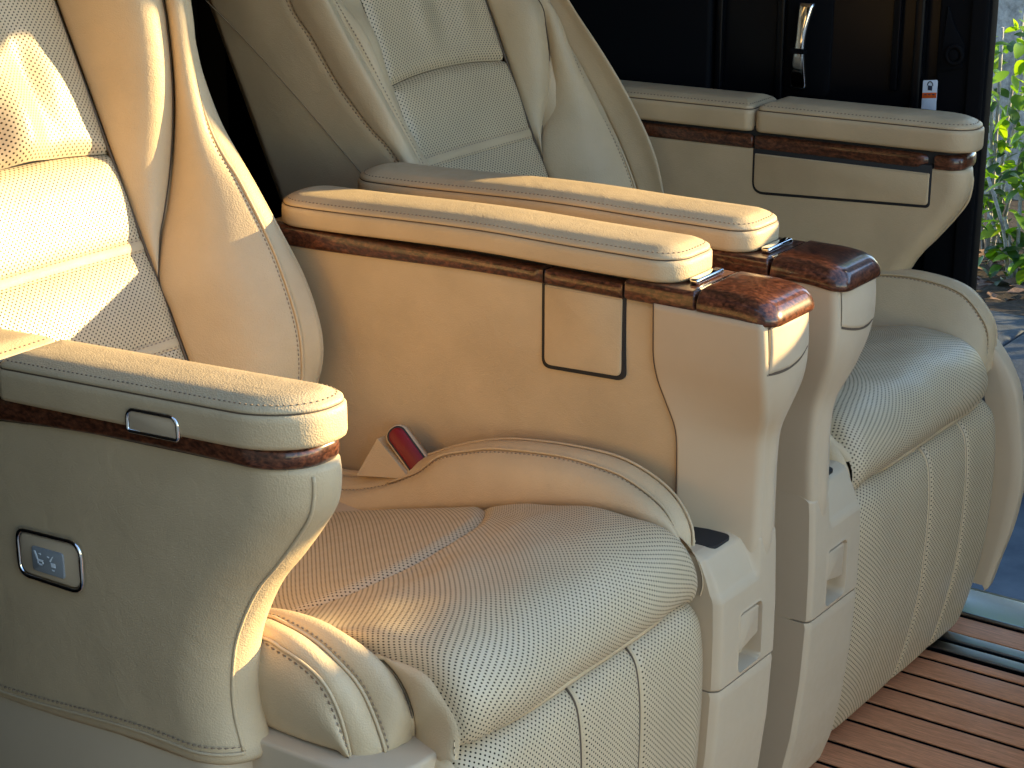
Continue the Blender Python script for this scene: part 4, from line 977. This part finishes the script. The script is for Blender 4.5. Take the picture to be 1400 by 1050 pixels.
        ink([(-1.5785, .4415), (-1.5765, .4425), (-1.5815, .4345), (-1.5835, .4352)]); ink([(-1.5815, .4335), (-1.5745, .4340), (-1.5745, .4290), (-1.5805, .4287)]); ink([(-1.5865, .4405), (-1.5835, .4400), (-1.5838, .4385), (-1.5865, .4390)]); ink([(-1.5805, .4258), (-1.5755, .4260), (-1.5765, .4243), (-1.5795, .4243)])
    else:
        # drop-down pocket flap on the inner side
        yi = yb - .008
        plate("flap_joint", [(xs, .618, .002), (-1.2725, .628, .002), (-1.2725, .556, .010), (xs, .535, .022)], 'y', yi + .001, .01, M['gap_black'], P)
        plate("pocket_flap", [(xs + .004, .607, .003), (-1.276, .614, .003), (-1.276, .5605, .007), (xs + .004, .540, .018)], 'y', yi + .003, .01, le, P, bev=.003)
def rframe(x0, x1, z0, z1, r, y):
    p = ring(x0, x1, z0, z1, [r * .4, r * .4, r, r], 8); return np.c_[p[:, 0], np.full(len(p), y), p[:, 1]]
def rpoly2(poly, k=8):
    P = []; m = len(poly)
    for i in range(m):
        a, b, r = poly[i]; p = np.array([a, b]); q0 = np.array(poly[i - 1][:2]); q1 = np.array(poly[(i + 1) % m][:2])
        d0 = (q0 - p) / np.linalg.norm(q0 - p); d1 = (q1 - p) / np.linalg.norm(q1 - p); s, e = p + d0 * r, p + d1 * r
        for j in range(k + 1): t = j / k; P.append((1 - t) ** 2 * s + 2 * t * (1 - t) * p + t * t * e)
    return np.array(P)
def flat_y(pts, y):
    n = len(pts); V = [(a, y, b) for a, b in pts] + [(a, y + .0004, b) for a, b in pts]
    ar = sum(pts[i][0] * pts[(i + 1) % n][1] - pts[(i + 1) % n][0] * pts[i][1] for i in range(n))
    f = tuple(range(n)) if ar > 0 else tuple(range(n))[::-1]
    return V, [f, tuple(n + i for i in f[::-1])] + [(i, n + i, n + (i + 1) % n, (i + 1) % n) for i in range(n)]
def build_buckle(P):
    pl = M['beige_plastic']
    # leather cuff and receptacle poking up between cushion and console
    a = NY(488, 645, 2.025); e = NY(560, 628, 2.025)
    ax = np.array([.72, 0, -.69]); n_ = np.array([.10, -.80, .59]); n_ -= ax * (n_ @ ax); n_ /= np.linalg.norm(n_); w_ = np.cross(n_, ax)
    c0_ = NY(556, 614, 2.015)
    def slab(name, c, l, wd_, th, r, mat, par, b_):
        q = ring(-l / 2, l / 2, -wd_ / 2, wd_ / 2, [r] * 4, 6); rs = []
        for d_, ins in ((-th, 0), (-b_, 0), (-b_ * .35, b_ * .3), (0, b_)):
            qq = np.sign(q) * np.maximum(np.abs(q) - ins, 0); rs.append(c + np.outer(qq[:, 0], ax) + np.outer(qq[:, 1], w_) + n_ * d_)
        return stack(name, rs, mat, par)
    bk = slab("belt_buckle", c0_ + ax * .012, .100, .034, .022, .015, pl, P, .003)
    slab("button_gap", c0_ + ax * .012 + n_ * .0004, .0965, .0292, .004, .013, M["gap_black"], bk, .0006)
    slab("release_button", c0_ + ax * .012 + n_ * .0015, .094, .0262, .006, .0118, M['red_button'], bk, .003)
    c0 = np.array([NY(487, 650, 2.0), NY(516, 600, 2.01), NY(560, 655, 2.0)])
    V = np.vstack([c0, c0 + np.array([0, .02, 0])]); mk("buckle_boot", V, [(0, 1, 2), (5, 4, 3), (0, 3, 4, 1), (1, 4, 5, 2), (2, 5, 3, 0)], M['leather'], bk, smooth=False)

for is_near, yc, s, lab in ((True, YN, 1, "beige leather captain seat nearest the camera with red belt buckle and seat switch"), (False, YF, -1, "far beige leather captain seat beside the black sliding door")):
    TX.origin = np.array([-1.55, yc, -.152]); TX.yc = yc; TX.s = s
    root = empty("captain_seat", (-1.55, yc, -.152)); tag(root, lab, "car seat", "captain seats side by side in the van")
    build_seat(root, is_near)
TX.origin = np.zeros(3); TX.yc = 0; TX.s = 1
